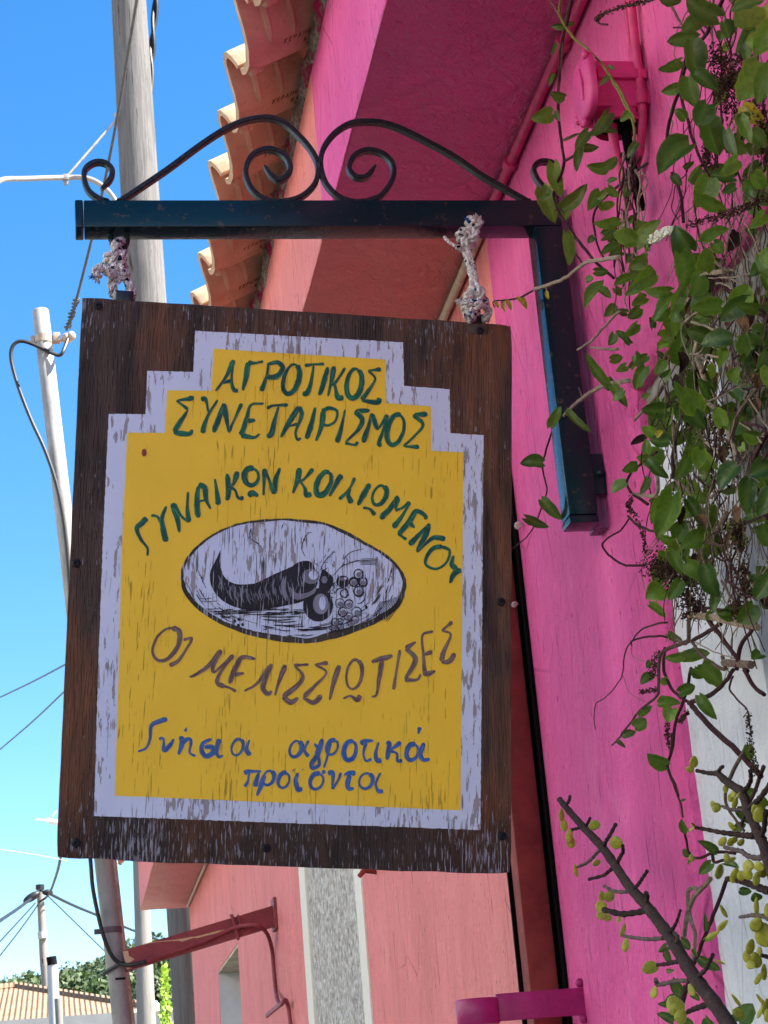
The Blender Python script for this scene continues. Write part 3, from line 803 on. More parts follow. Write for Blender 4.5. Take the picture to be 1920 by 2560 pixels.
pts = [wpt(1573, -40, .010), wpt(1583, 60, .010), wpt(1593, 150, .010), wpt(1602, 235, .011), wpt(1606, 290, .011), wpt(1603, 350, .011), wpt(1594, 400, .012), wpt(1578, 440, .014), wpt(1560, 475, .018)]
b = MB(); b.tube(smooth_path(pts, 5), .0058, 10); obj('pipe', b, M_pinkpvc, t, True)
c = wpt(1603, 245, .011); b = MB(); b.tube([c + Vector((0, 0, .010)), c - Vector((0, 0, .010))], .0085, 10); b.box(c + Vector((-.002, -.004, -.010)), c + Vector((.011, .018, .010)), .002); obj('clip', b, M_pinkpvc, t, True)
b = MB(); b.tube(smooth_path([wpt(1562, -30, .006), wpt(1578, 120, .006), wpt(1592, 235, .006)], 5), .004, 8); obj('thin_pipe', b, M_pinkpvc, t, True)
# junction box
jc = Vector((.692, 2.070, 2.866))
t = thing('junction_box', 'round fronted magenta electrical junction box above the bracket', 'junction box', (XW, jc.y, jc.z))
b = MB(); n = 28
ringp = []
for i in range(n):
    a = 2 * math.pi * i / n; c_, s_ = math.cos(a), math.sin(a)
    ringp.append((jc.y + .040 * math.copysign(abs(c_) ** .62, c_), jc.z + .043 * math.copysign(abs(s_) ** .62, s_)))
for x, k in ((.695, 1), (.689, .99), (.686, .93), (.684, .80)):
    for y, z in ringp: b.V((x, jc.y + (y - jc.y) * k, jc.z + (z - jc.z) * k))
for q in range(3):
    for i in range(n): b.f.append([q * n + i, q * n + (i + 1) % n, (q + 1) * n + (i + 1) % n, (q + 1) * n + i])
b.f.append(list(range(n))); b.f.append([3 * n + i for i in range(n)])
pl = obj('cover_plate', b, M_mage, t, True)
for dy, dz in ((-.033, .030), (.030, -.028), (.004, -.046)):
    b = MB(); b.ball((.686, jc.y + dy, jc.z + dz), (.005, .0055, .007), None, 10, 6); obj('screw', b, M_mage, pl, True, frame=LOC[t.name])
b = MB(); b.tube([(.6835, jc.y - .010, jc.z + .022), (.682, jc.y - .016, jc.z), (.6835, jc.y - .010, jc.z - .022)], .002, 6); obj('embossed_arc', b, M_mage, pl, True, frame=LOC[t.name])
b = MB(); b.box((.6955, jc.y + .0, jc.z - .024), (XW, jc.y + .06, jc.z + .044), .006); b.box((.708, jc.y - .006, jc.z + .014), (XW - .001, jc.y + .004, jc.z + .028), .002)
b.tube([(.738, jc.y + .03, jc.z - .020), (.738, jc.y + .03, jc.z - .040)], [.030, .032], 20, cap=False); b.tube([(.738, jc.y + .03, jc.z - .0405), (.738, jc.y + .03, jc.z - .018)], [.027, .027], 20, cap=False)
b.box((XW - .014, jc.y + .004, jc.z + .04), (XW, jc.y + .020, jc.z + .072), .003)
obj('housing', b, M_mage, t, True, angle=50)
b = MB(); b.tube([(.738, jc.y + .03, jc.z - .020), (.738, jc.y + .03, jc.z - .034)], .0268, 18); obj('gland', b, M_void, t, True)
for dx, mt in ((-.008, M_pinkpvc), (.010, M_void)):
    b = MB(); b.tube(smooth_path([(.738 + dx, jc.y + .03, jc.z - .03), (.740 + dx, jc.y + .034, jc.z - .08), (.748 + dx, jc.y + .042, jc.z - .15)], 5), .0065, 10); obj('feed_pipe', b, mt, t, True)

# red oxide square post; black strips stand in for the shade gaps beside it
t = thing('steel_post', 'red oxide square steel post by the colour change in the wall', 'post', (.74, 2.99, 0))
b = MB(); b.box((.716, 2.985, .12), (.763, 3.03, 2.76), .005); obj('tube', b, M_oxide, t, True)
b = MB(); b.box((XW - .006, YB - .0, .12), (XW - .001, 3.20, 2.75)); b.box((.711, 3.034, .12), (XW - .007, 3.040, 2.75)); obj('gap_shade_strip', b, M_void, t)
# magenta iron hold-back strap
y0s = on(1455, 2505, 0, XW).y - .01
t = thing('iron_strap', 'glossy magenta iron strap with a rounded end crossing the red post', 'strap', (XW, y0s, 1.79))
b = MB(); b.box((.640, y0s - .006, 1.776), (XW + .004, y0s + .006, 1.816), .002); obj('flat_bar', b, M_strap, t, True)
b = MB(); n = 22
for zc in (1.773, 1.776, 1.808, 1.811):
    for i in range(n):
        a = 2 * math.pi * i / n; k = .94 if zc in (1.773, 1.811) else 1
        b.V((.612 + .033 * math.cos(a) * k, y0s + .004 + .028 * math.sin(a) * k, zc))
for q_ in range(3):
    for i in range(n): b.f.append([q_ * n + i, q_ * n + (i + 1) % n, (q_ + 1) * n + (i + 1) % n, (q_ + 1) * n + i])
b.f.append(list(range(n))); b.f.append([3 * n + i for i in range(n)])
obj('rounded_end', b, M_strap, t, True)
for z_ in (1.823, 1.770):
    b = MB(); b.ball((XW - .004, y0s - .004, z_), (.007, .006, .007)); obj('weld', b, M_strap, t, True)
# nail in the coral wall
nn = wpt(940, 2178, .0)
b = MB(); b.tube([nn, nn + Vector((-.03, -.01, .003)), nn + Vector((-.045, -.016, -.012))], [.008, .008, .006], 7)
tag(obj('nail', b, M_oxide), 'bent rusty nail in coral wall just below the sign', 'nail')
nb = wpt(705, 2508, .0)
b = MB(); b.box(nb + Vector((-.006, 0, -.008)), nb + Vector((.0, .55, .008)), .002)
tag(obj('wall_bar', b, M_oxide2), 'short red oxide bar on the coral wall beneath the strut', 'bar')

# strut from wall to the steel pole
YP = 7.03
wr, pl_ = on(690, 2288, 0, XW), on(312, 2402, 1, YP - .04)
d = (wr - pl_).normalized()
t = thing('iron_strut', 'red oxide angle iron strut from coral wall to leaning steel pole', 'strut', wr)
secL = [(.036, 0), (.036, .007), (-.036, .007), (-.036, -.045), (-.029, -.045), (-.029, 0)]
b = MB(); b.tube([pl_, wr], 1, sec=secL, up=Vector((0, 0, 1))); obj('angle_bar', b, M_oxide2, t)
b = MB(); b.box(wr + Vector((-.012, -.05, -.055)), wr + Vector((0, .05, .06)), .003); obj('wall_plate', b, M_oxide2, t)
upv = (Vector((0, 0, 1)) - d * d.z).normalized(); bn = d.cross(upv)
def barpt(u, v): return pl_.lerp(wr, u) + upv * v + bn * .0078
b = MB(); sh = []
pts = [(.10, .036), (.20, .034), (.36, .017), (.44, .013), (.47, .009), (.62, .006), (.74, -.003), (.74, -.006), (.60, -.001), (.47, .002), (.45, .007), (.37, .006), (.36, .012), (.22, .030)]
b.poly([barpt(u, v) for u, v in pts]); b.poly([barpt(u, v) for u, v in [(.0, .033), (.035, .03), (.03, .012), (.06, -.005), (.02, -.012), (.03, -.03), (.0, -.033)]])
obj('flaked_paint', b, M_flake, t)
b = MB(); c = barpt(.72, .0); b.tube([c + upv * .045 + bn * -.004, c + upv * .045 + bn * .008, c - upv * .042 + bn * .008, c - upv * .042 + bn * -.004], .006, 6); c = barpt(.76, .0); b.tube([c + upv * .040, c - upv * .02 + bn * .008], .004, 6); obj('cable_tie', b, M_oxide2, t)

# leaning steel pole
top, bot = on(101, 776, 1, YP), on(306, 2560, 1, YP)
dd = (bot - top).normalized(); ground = bot + dd * ((bot.z - .10) / -dd.z)
t = thing('steel_pole', 'chalky white steel service pole leaning behind the sign', 'pole', ground)
b = MB(); b.tube([ground, bot.lerp(top, .33), bot.lerp(top, .66), top - (top - bot).normalized() * .004, top], [.034, .034, .033, .0325, .030], 20); obj('shaft', b, M_galv, t, True)
def polept(v): return on(101 + (v - 776) * .1149, v, 1, YP)
def band(v, h, r, mat, tilt=0):
    b = MB(); c = polept(v); ax = Vector((tilt, 0, 1)).normalized(); b.tube([c - ax * h, c + ax * h], [r, r], 20); return b
b = band(850, .016, .036, M_lug)
c = polept(850); b.box(c + Vector((-.052, -.008, -.016)), c + Vector((-.036, .008, .018)), .003); b.box(c + Vector((.036, -.02, -.014)), c + Vector((.064, .012, .026)), .004)
obj('upper_clamp', b, M_lug, t, True)
ins = c + Vector((.096, -.004, .004))
b = MB(); b.tube([c + Vector((.06, -.004, -.004)), ins + Vector((0, 0, -.008))], .007, 8); b.ball(ins + Vector((-.006, 0, 0)), (.022, .020, .022)); b.ball(ins + Vector((.012, -.010, .006)), (.017, .014, .020)); obj('spool_insulator', b, M_lug, t, True)
b = band(2326, .011, .037, M_cable); c = polept(2326); b.box(c + Vector((-.062, -.02, -.012)), c + Vector((-.036, -.004, .006)), .002); obj('lower_clamp', b, plain('dull_violet_clamp', (.11, .07, .09), .6, .4), t, True)
b = MB(); c = polept(2418); b.tube([c + Vector((.044 * math.cos(a), .044 * math.sin(a), .018 * math.cos(a))) for a in [2 * math.pi * i / 20 for i in range(21)]], .006, 8); obj('tie_wire', b, M_wire, t, True)
b = MB(); c = polept(2449); b.box(c + Vector((-.008, -.037, -.004)), c + Vector((.028, -.032, .003)), .001); obj('mark', b, M_void, t)
# second slim pipe behind
b = MB(); b.tube([on(283, 2150, 1, 7.6), on(303, 2330, 1, 7.6), Vector((.42, 7.6, .1))], .013, 8)
tag(obj('thin_pipe', b, M_lug, None, True), 'thin pale pipe running close behind the leaning steel pole', 'pipe')
# cables on the pole
cy = YP - .045
pts = [ins + Vector((0, -.01, .0)), on(158, 878, 1, cy), on(148, 888, 1, cy), on(128, 882, 1, cy), on(95, 866, 1, cy), on(58, 853, 1, cy), on(36, 860, 1, cy), on(27, 885, 1, cy), on(33, 925, 1, cy), on(52, 985, 1, cy), on(80, 1055, 1, cy), on(110, 1120, 1, cy), on(135, 1190, 1, cy), on(152, 1260, 1, cy), on(164, 1340, 1, cy), on(172, 1430, 1, cy), on(190, 1700, 1, cy), on(210, 2000, 1, cy), on(226, 2150, 1, cy), on(232, 2220, 1, cy), on(248, 2300, 1, cy), on(262, 2350, 1, cy), on(280, 2390, 1, cy), on(302, 2409, 1, cy), on(330, 2412, 1, cy - .02), on(365, 2404, 1, cy - .03)]
b = MB(); b.tube(smooth_path(pts, 5), .0075, 8); tag(obj('cable', b, M_cable, None, True), 'black cable looping off the steel pole top and running down it', 'cable')
yb_ = wr.y - .04
pts = [on(365, 2404, 1, cy - .03), barpt(.25, -.022) + bn * .006, barpt(.5, -.016) + bn * .006, barpt(.70, -.002) + bn * .006, on(620, 2313, 1, YP - .05), on(648, 2316, 1, YP - .05), on(668, 2335, 1, YP + .0), wpt(680, 2375, .012), wpt(685, 2430, .012), wpt(690, 2480, .012), wpt(694, 2500, .03), wpt(702, 2512, .035), wpt(712, 2500, .03), wpt(720, 2515, .015), wpt(728, 2570, .012), wpt(745, 2700, .012)]
b = MB(); b.tube(smooth_path(pts, 5), .0075, 8); tag(obj('cable', b, M_oxide2, None, True), 'oxide painted cable along the strut dropping down the coral wall', 'cable')
pts = [on(364, -110, 1, 5.2), on(342, 0, 1, 5.5), on(314, 169, 1, 5.8), on(291, 304, 1, 6.05), on(270, 413, 1, 6.25), on(253, 494, 1, 6.4), on(230, 595, 1, 6.6), on(190, 752, 1, 6.9), on(166, 826, 1, 7.0)]
sp_ = smooth_path(pts, 5)
b = MB(); b.tube(sp_, .0055, 7)
e0, e1 = on(192, 746, 1, 6.9), on(168, 822, 1, 7.0); hl = []
for i in range(90):
    u = i / 89; a = u * 2 * math.pi * 9; r = .010 + .003 * math.sin(u * 15); hl.append(e0.lerp(e1, u) + Vector((math.cos(a) * r, math.sin(a) * r, 0)))
b.tube(hl, .0035, 5)
tag(obj('guy_wire', b, M_wire, None, True), 'steel guy wire wrapped onto the top of the leaning steel pole', 'wire')

# silvered timber pole beyond the corner
t = thing('timber_pole', 'silvered timber utility pole rising behind the bracket', 'utility pole', (.90, 12.6, .0))
b = MB(); zs = [0, 1.5, 2.9, 4.5, 6, 7.57, 10.04, 11.6]; cx_ = [.92, .89, .86, .82, .78, .737, .714, .70]; rr = [.185, .178, .172, .163, .154, .145, .131, .122]
b.tube([(cx_[i], 12.6, zs[i]) for i in range(8)], rr, 28); obj('shaft', b, M_pole, t, True)
t2 = thing('street_lamp', 'pale pipe lamp arm with stay rod on the silvered timber pole', 'street lamp', on(318, 560, 1, 12.55))
Yl = 12.5
b = MB(); b.tube(smooth_path([on(-60, 490, 1, 11.6), on(-20, 466, 1, 11.8), on(8, 449, 1, 12.0), on(60, 447, 1, 12.2), on(160, 444, 1, Yl), on(205, 444, 1, Yl), on(235, 452, 1, Yl), on(262, 470, 1, Yl), on(284, 495, 1, Yl), on(303, 535, 1, Yl), on(318, 575, 1, Yl)], 6), .0185, 10); obj('arm', b, M_lamp, t2, True)
c = on(164, 445, 1, Yl); b = MB(); b.box(c + Vector((-.022, -.024, -.022)), c + Vector((.022, .024, .022)), .004); b.box(c + Vector((-.014, -.01, -.056)), c + Vector((.018, .01, -.022)), .004); obj('clamp', b, M_lamp, t2, True)
b = MB(); b.tube([c, on(291, 299, 1, Yl + .05)], .008, 8); b.tube([on(289, 284, 1, Yl + .05), on(292, 306, 1, Yl + .05)], .012, 8); obj('stay_rod', b, M_lug, t2, True)
b = MB()
ctr = smooth_path([on(393, -60, 1, 12.9), on(388, 20, 1, 12.9), on(381, 100, 1, 12.9), on(378, 170, 1, 12.9), on(372, 260, 1, 12.86), on(366, 330, 1, 12.84)], 14)
for ph in (0, math.pi):
    b.tube([p + CR * math.cos(i * .20 + ph) * .014 + CF * math.sin(i * .20 + ph) * .014 for i, p in enumerate(ctr)], .0145, 8)
tag(obj('twisted_cable', b, M_cable, None, True), 'twisted black cable at the right edge of the silvered pole', 'cable')
lp0, lp1 = on(356, 2285, 1, 24), on(366, 2560, 1, 24)
d = (lp0 - lp1).normalized()
b = MB(); b.tube([Vector((lp1.x + .15, 24, 0)), lp1, lp0, lp0 + d * 2.2], [.13, .115, .098, .085], 14)
tag(obj('timber_post', b, M_pole2, None, True), 'slim sunlit grey timber post under the end of the eaves', 'post')

# ------------------------------------------------------------------ iron bracket
YBK, TB = 2.45, .042
XA, XR, ZT = .0625, .7555, 2.911
t = br = thing('sign_bracket', 'dark teal iron wall bracket with scrollwork carrying the sign', 'bracket', (.735, 2.47, 2.42))
b = MB(); b.box((XA, YBK, ZT - TB), (XR, YBK + TB, ZT), .002); obj('beam', b, M_iron, t, True)
b = MB(); b.box((XA - .0125, YBK - .0005, ZT - TB - .0005), (XA - .001, YBK + TB + .0005, ZT + .0005), .0025); obj('end_cap', b, M_iron, t, True)
b = MB(); b.box((XR - TB, YBK, 2.4215), (XR, YBK + TB, ZT - TB - .0005), .002); obj('upright', b, M_iron, t, True)
b = MB(); b.box((XR - TB - .0005, YBK - .0005, 2.409), (XR + .0005, YBK + TB + .0005, 2.4205), .003); obj('bottom_cap', b, M_iron, t, True)
b = MB(); b.box((XR + .001, YBK + .022, 2.408), (XW + .001, YBK + .06, 2.94), .002); obj('batten', b, M_batten, t, True)
tc = on(1495, 1180, 1, YBK - .003)
b = MB(); b.box((XR + .0005, YBK + .004, tc.z - .030), (XW - .002, YBK + .0075, tc.z + .030), .001); b.ball((XR + .010, YBK + .001, tc.z), (.006, .006, .006), None, 8, 6); obj('fixing_tab', b, M_iron, t, True)
YS = YBK + TB / 2
def bk(p): return on(p[0], p[1], 1, YS)
sq = [(.0048, .007), (.0048, -.007), (-.0048, -.007), (-.0048, .007)]
sq = [(.0037, .0052), (.0025, .0064), (-.0025, .0064), (-.0037, .0052), (-.0037, -.0052), (-.0025, -.0064), (.0025, -.0064), (.0037, -.0052)]
def scroll(pts, taper=True):
    b = MB(); P = smooth_path([bk(p) for p in pts], 8); n = len(P)
    # profile axes: in the plane of the scroll and along Y
    o = len(b.v); m = len(sq)
    for i, p in enumerate(P):
        tt = (P[min(i + 1, n - 1)] - P[max(i - 1, 0)]).normalized(); a = tt.cross(Vector((0, 1, 0))).normalized()
        k = 1 if not taper else min(1, .45 + (n - 1 - i) / 10)
        for u, v in sq: b.V(p + a * u * k + Vector((0, 1, 0)) * v * (1 if k == 1 else .8))
    for i in range(n - 1):
        for q_ in range(m): b.f.append([o + i * m + q_, o + i * m + (q_ + 1) % m, o + (i + 1) * m + (q_ + 1) % m, o + (i + 1) * m + q_])
    b.f.append([o + q_ for q_ in range(m)]); b.f.append([o + (n - 1) * m + q_ for q_ in range(m)])
    return obj('scroll', b, M_scroll, br, True, angle=35)
scroll([(300, 505), (345, 475), (420, 424), (500, 365), (562, 325), (614, 303), (669, 296), (711, 310), (753, 347), (783, 386), (795, 420), (789, 456), (766, 484), (736, 500), (698, 506), (660, 499), (631, 477), (615, 443), (617, 413), (635, 386), (669, 374), (702, 384), (721, 405), (724, 430), (702, 452), (681, 443), (660, 416)])
scroll([(1318, 505), (1260, 472), (1200, 438), (1133, 392), (1048, 346), (985, 317), (935, 306), (880, 309), (838, 333), (809, 371), (801, 413), (812, 456), (836, 486), (862, 501), (895, 507), (930, 501), (956, 487), (981, 449), (981, 413), (956, 386), (918, 377), (886, 391), (872, 420), (884, 441), (905, 446), (922, 438), (938, 415)])
scroll([(262, 504), (246, 498), (221, 478), (210, 445), (216, 421), (240, 407), (266, 411), (281, 430), (274, 452), (253, 474)])
scroll([(1392, 500), (1372, 480), (1352, 462), (1338, 442), (1334, 421), (1350, 406), (1378, 408), (1390, 424)])
b = MB(); c = bk((798, 416)); b.ball(c, (.006, .008, .010), None, 10, 8)
for p in ((302, 503), (1316, 503), (698, 505), (895, 506), (262, 503)): b.ball(bk(p), (.008, .008, .004), None, 8, 6)
obj('weld', b, M_scroll, t, True)
b = MB(); ey = smooth_path([on(278, 588, 1, YS), on(279, 606, 1, YS), on(287, 624, 1, YS), on(298, 629, 1, YS), on(310, 622, 1, YS), on(317, 606, 1, YS), on(317, 588, 1, YS)], 5)
b.tube(ey, .0042, 8); obj('eye_loop', b, M_iron, t, True)

# ------------------------------------------------------------------ the hanging sign
PX = [.3609, 2.7361, .1162, -.0065, .0822, .6075, .7704]
Rx = Matrix.Rotation(PX[2], 3, 'X'); Rz = Matrix.Rotation(PX[3], 3, 'Z'); Ry = Matrix.Rotation(PX[4], 3, 'Y')
SM = Matrix.Translation((PX[0], 2.452, PX[1])) @ (Rz @ Rx @ Ry).to_4x4()
SI = SM.inverted()
sg = thing('hanging_sign', 'weathered brown wooden sign with a stepped yellow panel of Greek lettering', 'sign', M=SM)
def slocal(px, py, off=0):
    o = SI @ CAM; d_ = SI.to_3x3() @ ray(px, py)
    k = -o.y / d_.y; p = o + d_ * k
    return Vector((p.x, -off, p.z))
def sw(px, py, off=0): return SM @ slocal(px, py, off)
# board: corners follow the photo, edges slightly worn
cn = [slocal(205, 743), slocal(1280, 812), slocal(1278, 2185), slocal(140, 2145)]
b = MB(); out = []
for i in range(4):
    p, q_ = cn[i], cn[(i + 1) % 4]
    for k in range(40):
        u = k / 40; v = p.lerp(q_, u); nrm = Vector((-(q_ - p).z, 0, (q_ - p).x)).normalized()
        w = .0011 * mnoise.noise((u * 14, i * 7, 0)) + (.0028 * mnoise.noise((u * 6, i * 7, 3)) * (1 if i == 2 else .15))
        cut = .003 * max(0, 1 - min(u, 1 - u) * 40 / 1.5) * (1 if i != 0 else .3)
        v = v + nrm * w + ((cn[0] + cn[1] + cn[2] + cn[3]) / 4 - v).normalized() * cut
        out.append(v)
ctr_ = (cn[0] + cn[1] + cn[2] + cn[3]) / 4
L = len(out)
for yy, k in ((0, .9978), (.0012, 1), (.0175, 1), (.0187, .998)):
    for v in out: w = ctr_ + (v - ctr_) * k; b.V(SM @ Vector((w.x, yy, w.z)))
for r_ in range(3):
    for i in range(L): b.f.append([r_ * L + i, r_ * L + (i + 1) % L, (r_ + 1) * L + (i + 1) % L, (r_ + 1) * L + i])
b.f.append(list(range(L))); b.f.append([3 * L + i for i in range(L)])
obj('board', b, M_wood, sg, True, angle=30)
def rag(pts, amp, step=.004):
    o = []
    for i in range(len(pts)):
        p, q_ = pts[i], pts[(i + 1) % len(pts)]; n = max(1, int((q_ - p).length / step))
        for k in range(n):
            v = p.lerp(q_, k / n); e = mnoise.noise((v.x * 160, v.z * 160, i)) * amp * (0 if k == 0 else 1)
            nr = Vector((-(q_ - p).z, 0, (q_ - p).x)).normalized(); o.append(v + nr * e)
    return o
def sheet_on_sign(name, pts, off, mat, amp=.0006):
    b = MB(); b.poly([SM @ p for p in rag([slocal(*p, off) for p in pts], amp)]); return obj(name, b, mat, sg)
WH = [(488, 827), (1008, 856), (1010, 965), (1124, 973), (1126, 1083), (1209, 1088), (1201, 2075), (235, 2040), (246, 1649), (258, 1330), (272, 1035), (364, 1036), (368, 927), (483, 930)]
YE_ = [(534, 872), (963, 899), (965, 1008), (1077, 1016), (1078, 1127), (1158, 1131), (1151, 2026), (287, 1989), (296, 1700), (304, 1380), (318, 1082), (412, 1082), (418, 976), (528, 977)]
sheet_on_sign('white_border', WH, .0003, M_swhite, .0009)
sheet_on_sign('yellow_panel', YE_, .0006, M_yellow, .0004)

def ribbon(b, P, w, k, off, flat=False):
    """one brush stroke: P world-free sign-local points"""
    n = len(P); i0 = len(b.v)
    L = [0]
    for i in range(1, n): L.append(L[-1] + (P[i] - P[i - 1]).length)
    T = L[-1] or 1
    for i in range(n):
        tt = P[min(i + 1, n - 1)] - P[max(i - 1, 0)]; nr = Vector((-tt.z, 0, tt.x)).normalized() if tt.length > 0 else Vector((1, 0, 0))
        u = L[i] / T; s0, s1 = L[i], T - L[i]
        e = min(1, .55 + s0 / (w * .5)) * min(1, .55 + s1 / (w * .6))
        ww = w * .5 * e * (.84 + .34 * math.sin(u * 3.4 + k * 1.7)) if not flat else w * .5 * min(1, .15 + s0 / (w * 3)) * min(1, .15 + s1 / (w * 3))
        j1, j2 = 1 + .16 * mnoise.noise((P[i].x * 230, P[i].z * 230, k)), 1 + .16 * mnoise.noise((P[i].x * 230, P[i].z * 230, k + 9))
        b.V(SM @ Vector((P[i].x + nr.x * ww * j1, -off, P[i].z + nr.z * ww * j1)), (0, L[i], k + max(0, 1 - min(s0, s1) / (w * .9)) * .3))
        b.V(SM @ Vector((P[i].x - nr.x * ww * j2, -off, P[i].z - nr.z * ww * j2)), (1, L[i], k + max(0, 1 - min(s0, s1) / (w * .9)) * .3))
    for i in range(n - 1): b.f.append([i0 + 2 * i, i0 + 2 * i + 1, i0 + 2 * i + 3, i0 + 2 * i + 2])
def lettering(name, rows, mat, w, off=.0012):
    b = MB(); k = 0
    for c, strokes in rows:
        for st in strokes:
            ww = w
            if isinstance(st, tuple): ww, st = st[0] * w, st[1]
            P = smooth_path([slocal(*cp(c, p)) for p in st], 6)
            if len(st) == 1: continue
            k += 1; ribbon(b, P, ww * .00056, k, off + (k % 9) * .00003)
    return obj(name, b, mat, sg)
def O(cx, cy, rx, ry, sl=0, n=9):
    return [(cx + rx * math.cos(a) + sl * ry * -math.sin(a) , cy + ry * math.sin(a)) for a in [-1.2 + 2 * math.pi * i / n for i in range(n + 1)]]
lettering('lettering', [
 ('A', [[(1200, 500), (1150, 610), (1075, 715)], [(1197, 500), (1185, 640), (1200, 705), (1230, 710)], (.7, [(1120, 660), (1190, 640)]),
        [(1300, 515), (1285, 620), (1262, 710)], [(1300, 518), (1350, 520), (1405, 508)], [(1440, 530), (1425, 620), (1390, 715)], [(1430, 532), (1500, 515), (1538, 555), (1500, 612), (1420, 620)]]),
 ('B', [O(75, 530, 52, 100, .22), [(165, 440), (230, 432), (295, 430)], [(225, 435), (205, 560), (180, 625), (150, 625)], [(320, 450), (290, 560), (262, 640)],
        [(360, 445), (340, 560), (320, 645)], [(435, 455), (380, 540), (345, 570)], [(365, 560), (385, 650), (425, 655)], O(495, 560, 50, 100, .12),
        [(675, 465), (590, 475)], [(590, 475), (635, 525), (610, 580), (545, 670)], [(545, 675), (650, 685), (660, 655)]])], M_green, 12.5)
lettering('lettering', [
 ('A', [[(925, 760), (805, 780)], [(805, 780), (885, 840)], [(885, 845), (785, 995)], [(785, 998), (890, 1010), (915, 980)], [(975, 775), (1005, 770), (1025, 860)], [(1090, 775), (1035, 860), (1000, 940), (985, 1005)],
        [(1130, 800), (1105, 880), (1060, 1000)], [(1130, 800), (1150, 900), (1165, 1000)], [(1255, 800), (1210, 900), (1165, 1000)], [(1410, 800), (1320, 810), (1290, 900), (1265, 985), (1250, 1020)], (.8, [(1285, 920), (1350, 915)]), [(1250, 1020), (1340, 1035), (1380, 1010)],
        [(1430, 835), (1470, 815), (1575, 810)], [(1510, 820), (1480, 930), (1460, 1010), (1430, 1030)]]),
 ('B', [[(125, 715), (60, 820), (5, 920)], [(125, 715), (145, 770), (105, 880), (115, 935), (140, 925)], (.7, [(50, 850), (115, 830)]), [(235, 720), (210, 830), (175, 930)], [(290, 740), (275, 850), (240, 945)], [(280, 745), (330, 725), (380, 745), (370, 810), (320, 840), (285, 830)],
        [(435, 735), (410, 850), (380, 955)], [(600, 740), (500, 748)], [(500, 748), (550, 800), (520, 870), (435, 955)], [(435, 960), (500, 970), (520, 950)], [(610, 760), (590, 850), (555, 955)], [(610, 760), (640, 840), (650, 870)], [(720, 770), (680, 830), (650, 870)], [(720, 770), (690, 870), (660, 960), (680, 970)],
        O(772, 868, 55, 103, .18), [(985, 765), (890, 770)], [(890, 770), (955, 835), (900, 910), (825, 980)], [(825, 980), (930, 985)]])], M_green, 12.5)
lettering('lettering', [
 ('A', [[(600, 1590), (560, 1630), (530, 1665), (560, 1740), (605, 1800), (603, 1852)], [(630, 1575), (670, 1580), (700, 1620)], [(735, 1510), (705, 1590), (715, 1680), (735, 1755)], [(775, 1490), (810, 1590), (825, 1690)], [(780, 1490), (840, 1580), (890, 1620)], [(885, 1410), (880, 1520), (890, 1620)],
        [(955, 1370), (945, 1480), (955, 1590)], [(955, 1365), (1000, 1380), (1010, 1460), (1040, 1530)], (.8, [(950, 1480), (1010, 1465)]), [(1070, 1320), (1085, 1420), (1095, 1500)], [(1155, 1285), (1165, 1390), (1155, 1470)], [(1225, 1270), (1200, 1350), (1165, 1380)], [(1170, 1375), (1210, 1400), (1230, 1450), (1270, 1455)],
        O(1322, 1305, 50, 60, 0), [(1300, 1440), (1330, 1420), (1370, 1440)], [(1415, 1250), (1410, 1340), (1405, 1435)], [(1415, 1255), (1450, 1340), (1480, 1425)], [(1520, 1245), (1490, 1330), (1480, 1425)]]),
 ('B', [[(130, 1125), (115, 1210), (85, 1295)], [(220, 1130), (160, 1200), (115, 1215)], [(130, 1210), (165, 1260), (175, 1305), (210, 1300)], O(292, 1228, 45, 80, .3), [(410, 1170), (370, 1240), (330, 1315)], [(500, 1190), (460, 1270), (395, 1335)], [(470, 1265), (455, 1310), (480, 1360)], [(600, 1230), (560, 1300), (520, 1375)],
        O(664, 1307, 45, 66, .25), [(555, 1390), (600, 1400), (635, 1440)], [(785, 1310), (740, 1390), (670, 1465)], [(785, 1315), (770, 1400)], [(870, 1355), (820, 1390), (770, 1410)], [(870, 1355), (820, 1440), (755, 1525)], [(970, 1470), (970, 1445), (910, 1415), (860, 1490), (790, 1570)], [(860, 1490), (900, 1525)], [(790, 1565), (845, 1605)],
        [(1000, 1495), (930, 1570), (865, 1640)], [(1000, 1500), (960, 1600), (915, 1685)], [(1105, 1600), (1030, 1590), (980, 1625), (915, 1690)], [(1080, 1650), (1135, 1680), (1110, 1760), (1040, 1800), (975, 1770), (985, 1710), (1030, 1660), (1085, 1650)], [(1160, 1710), (1150, 1770), (1180, 1800)], [(1210, 1805), (1165, 1830), (1135, 1895)]])], M_green, 13)
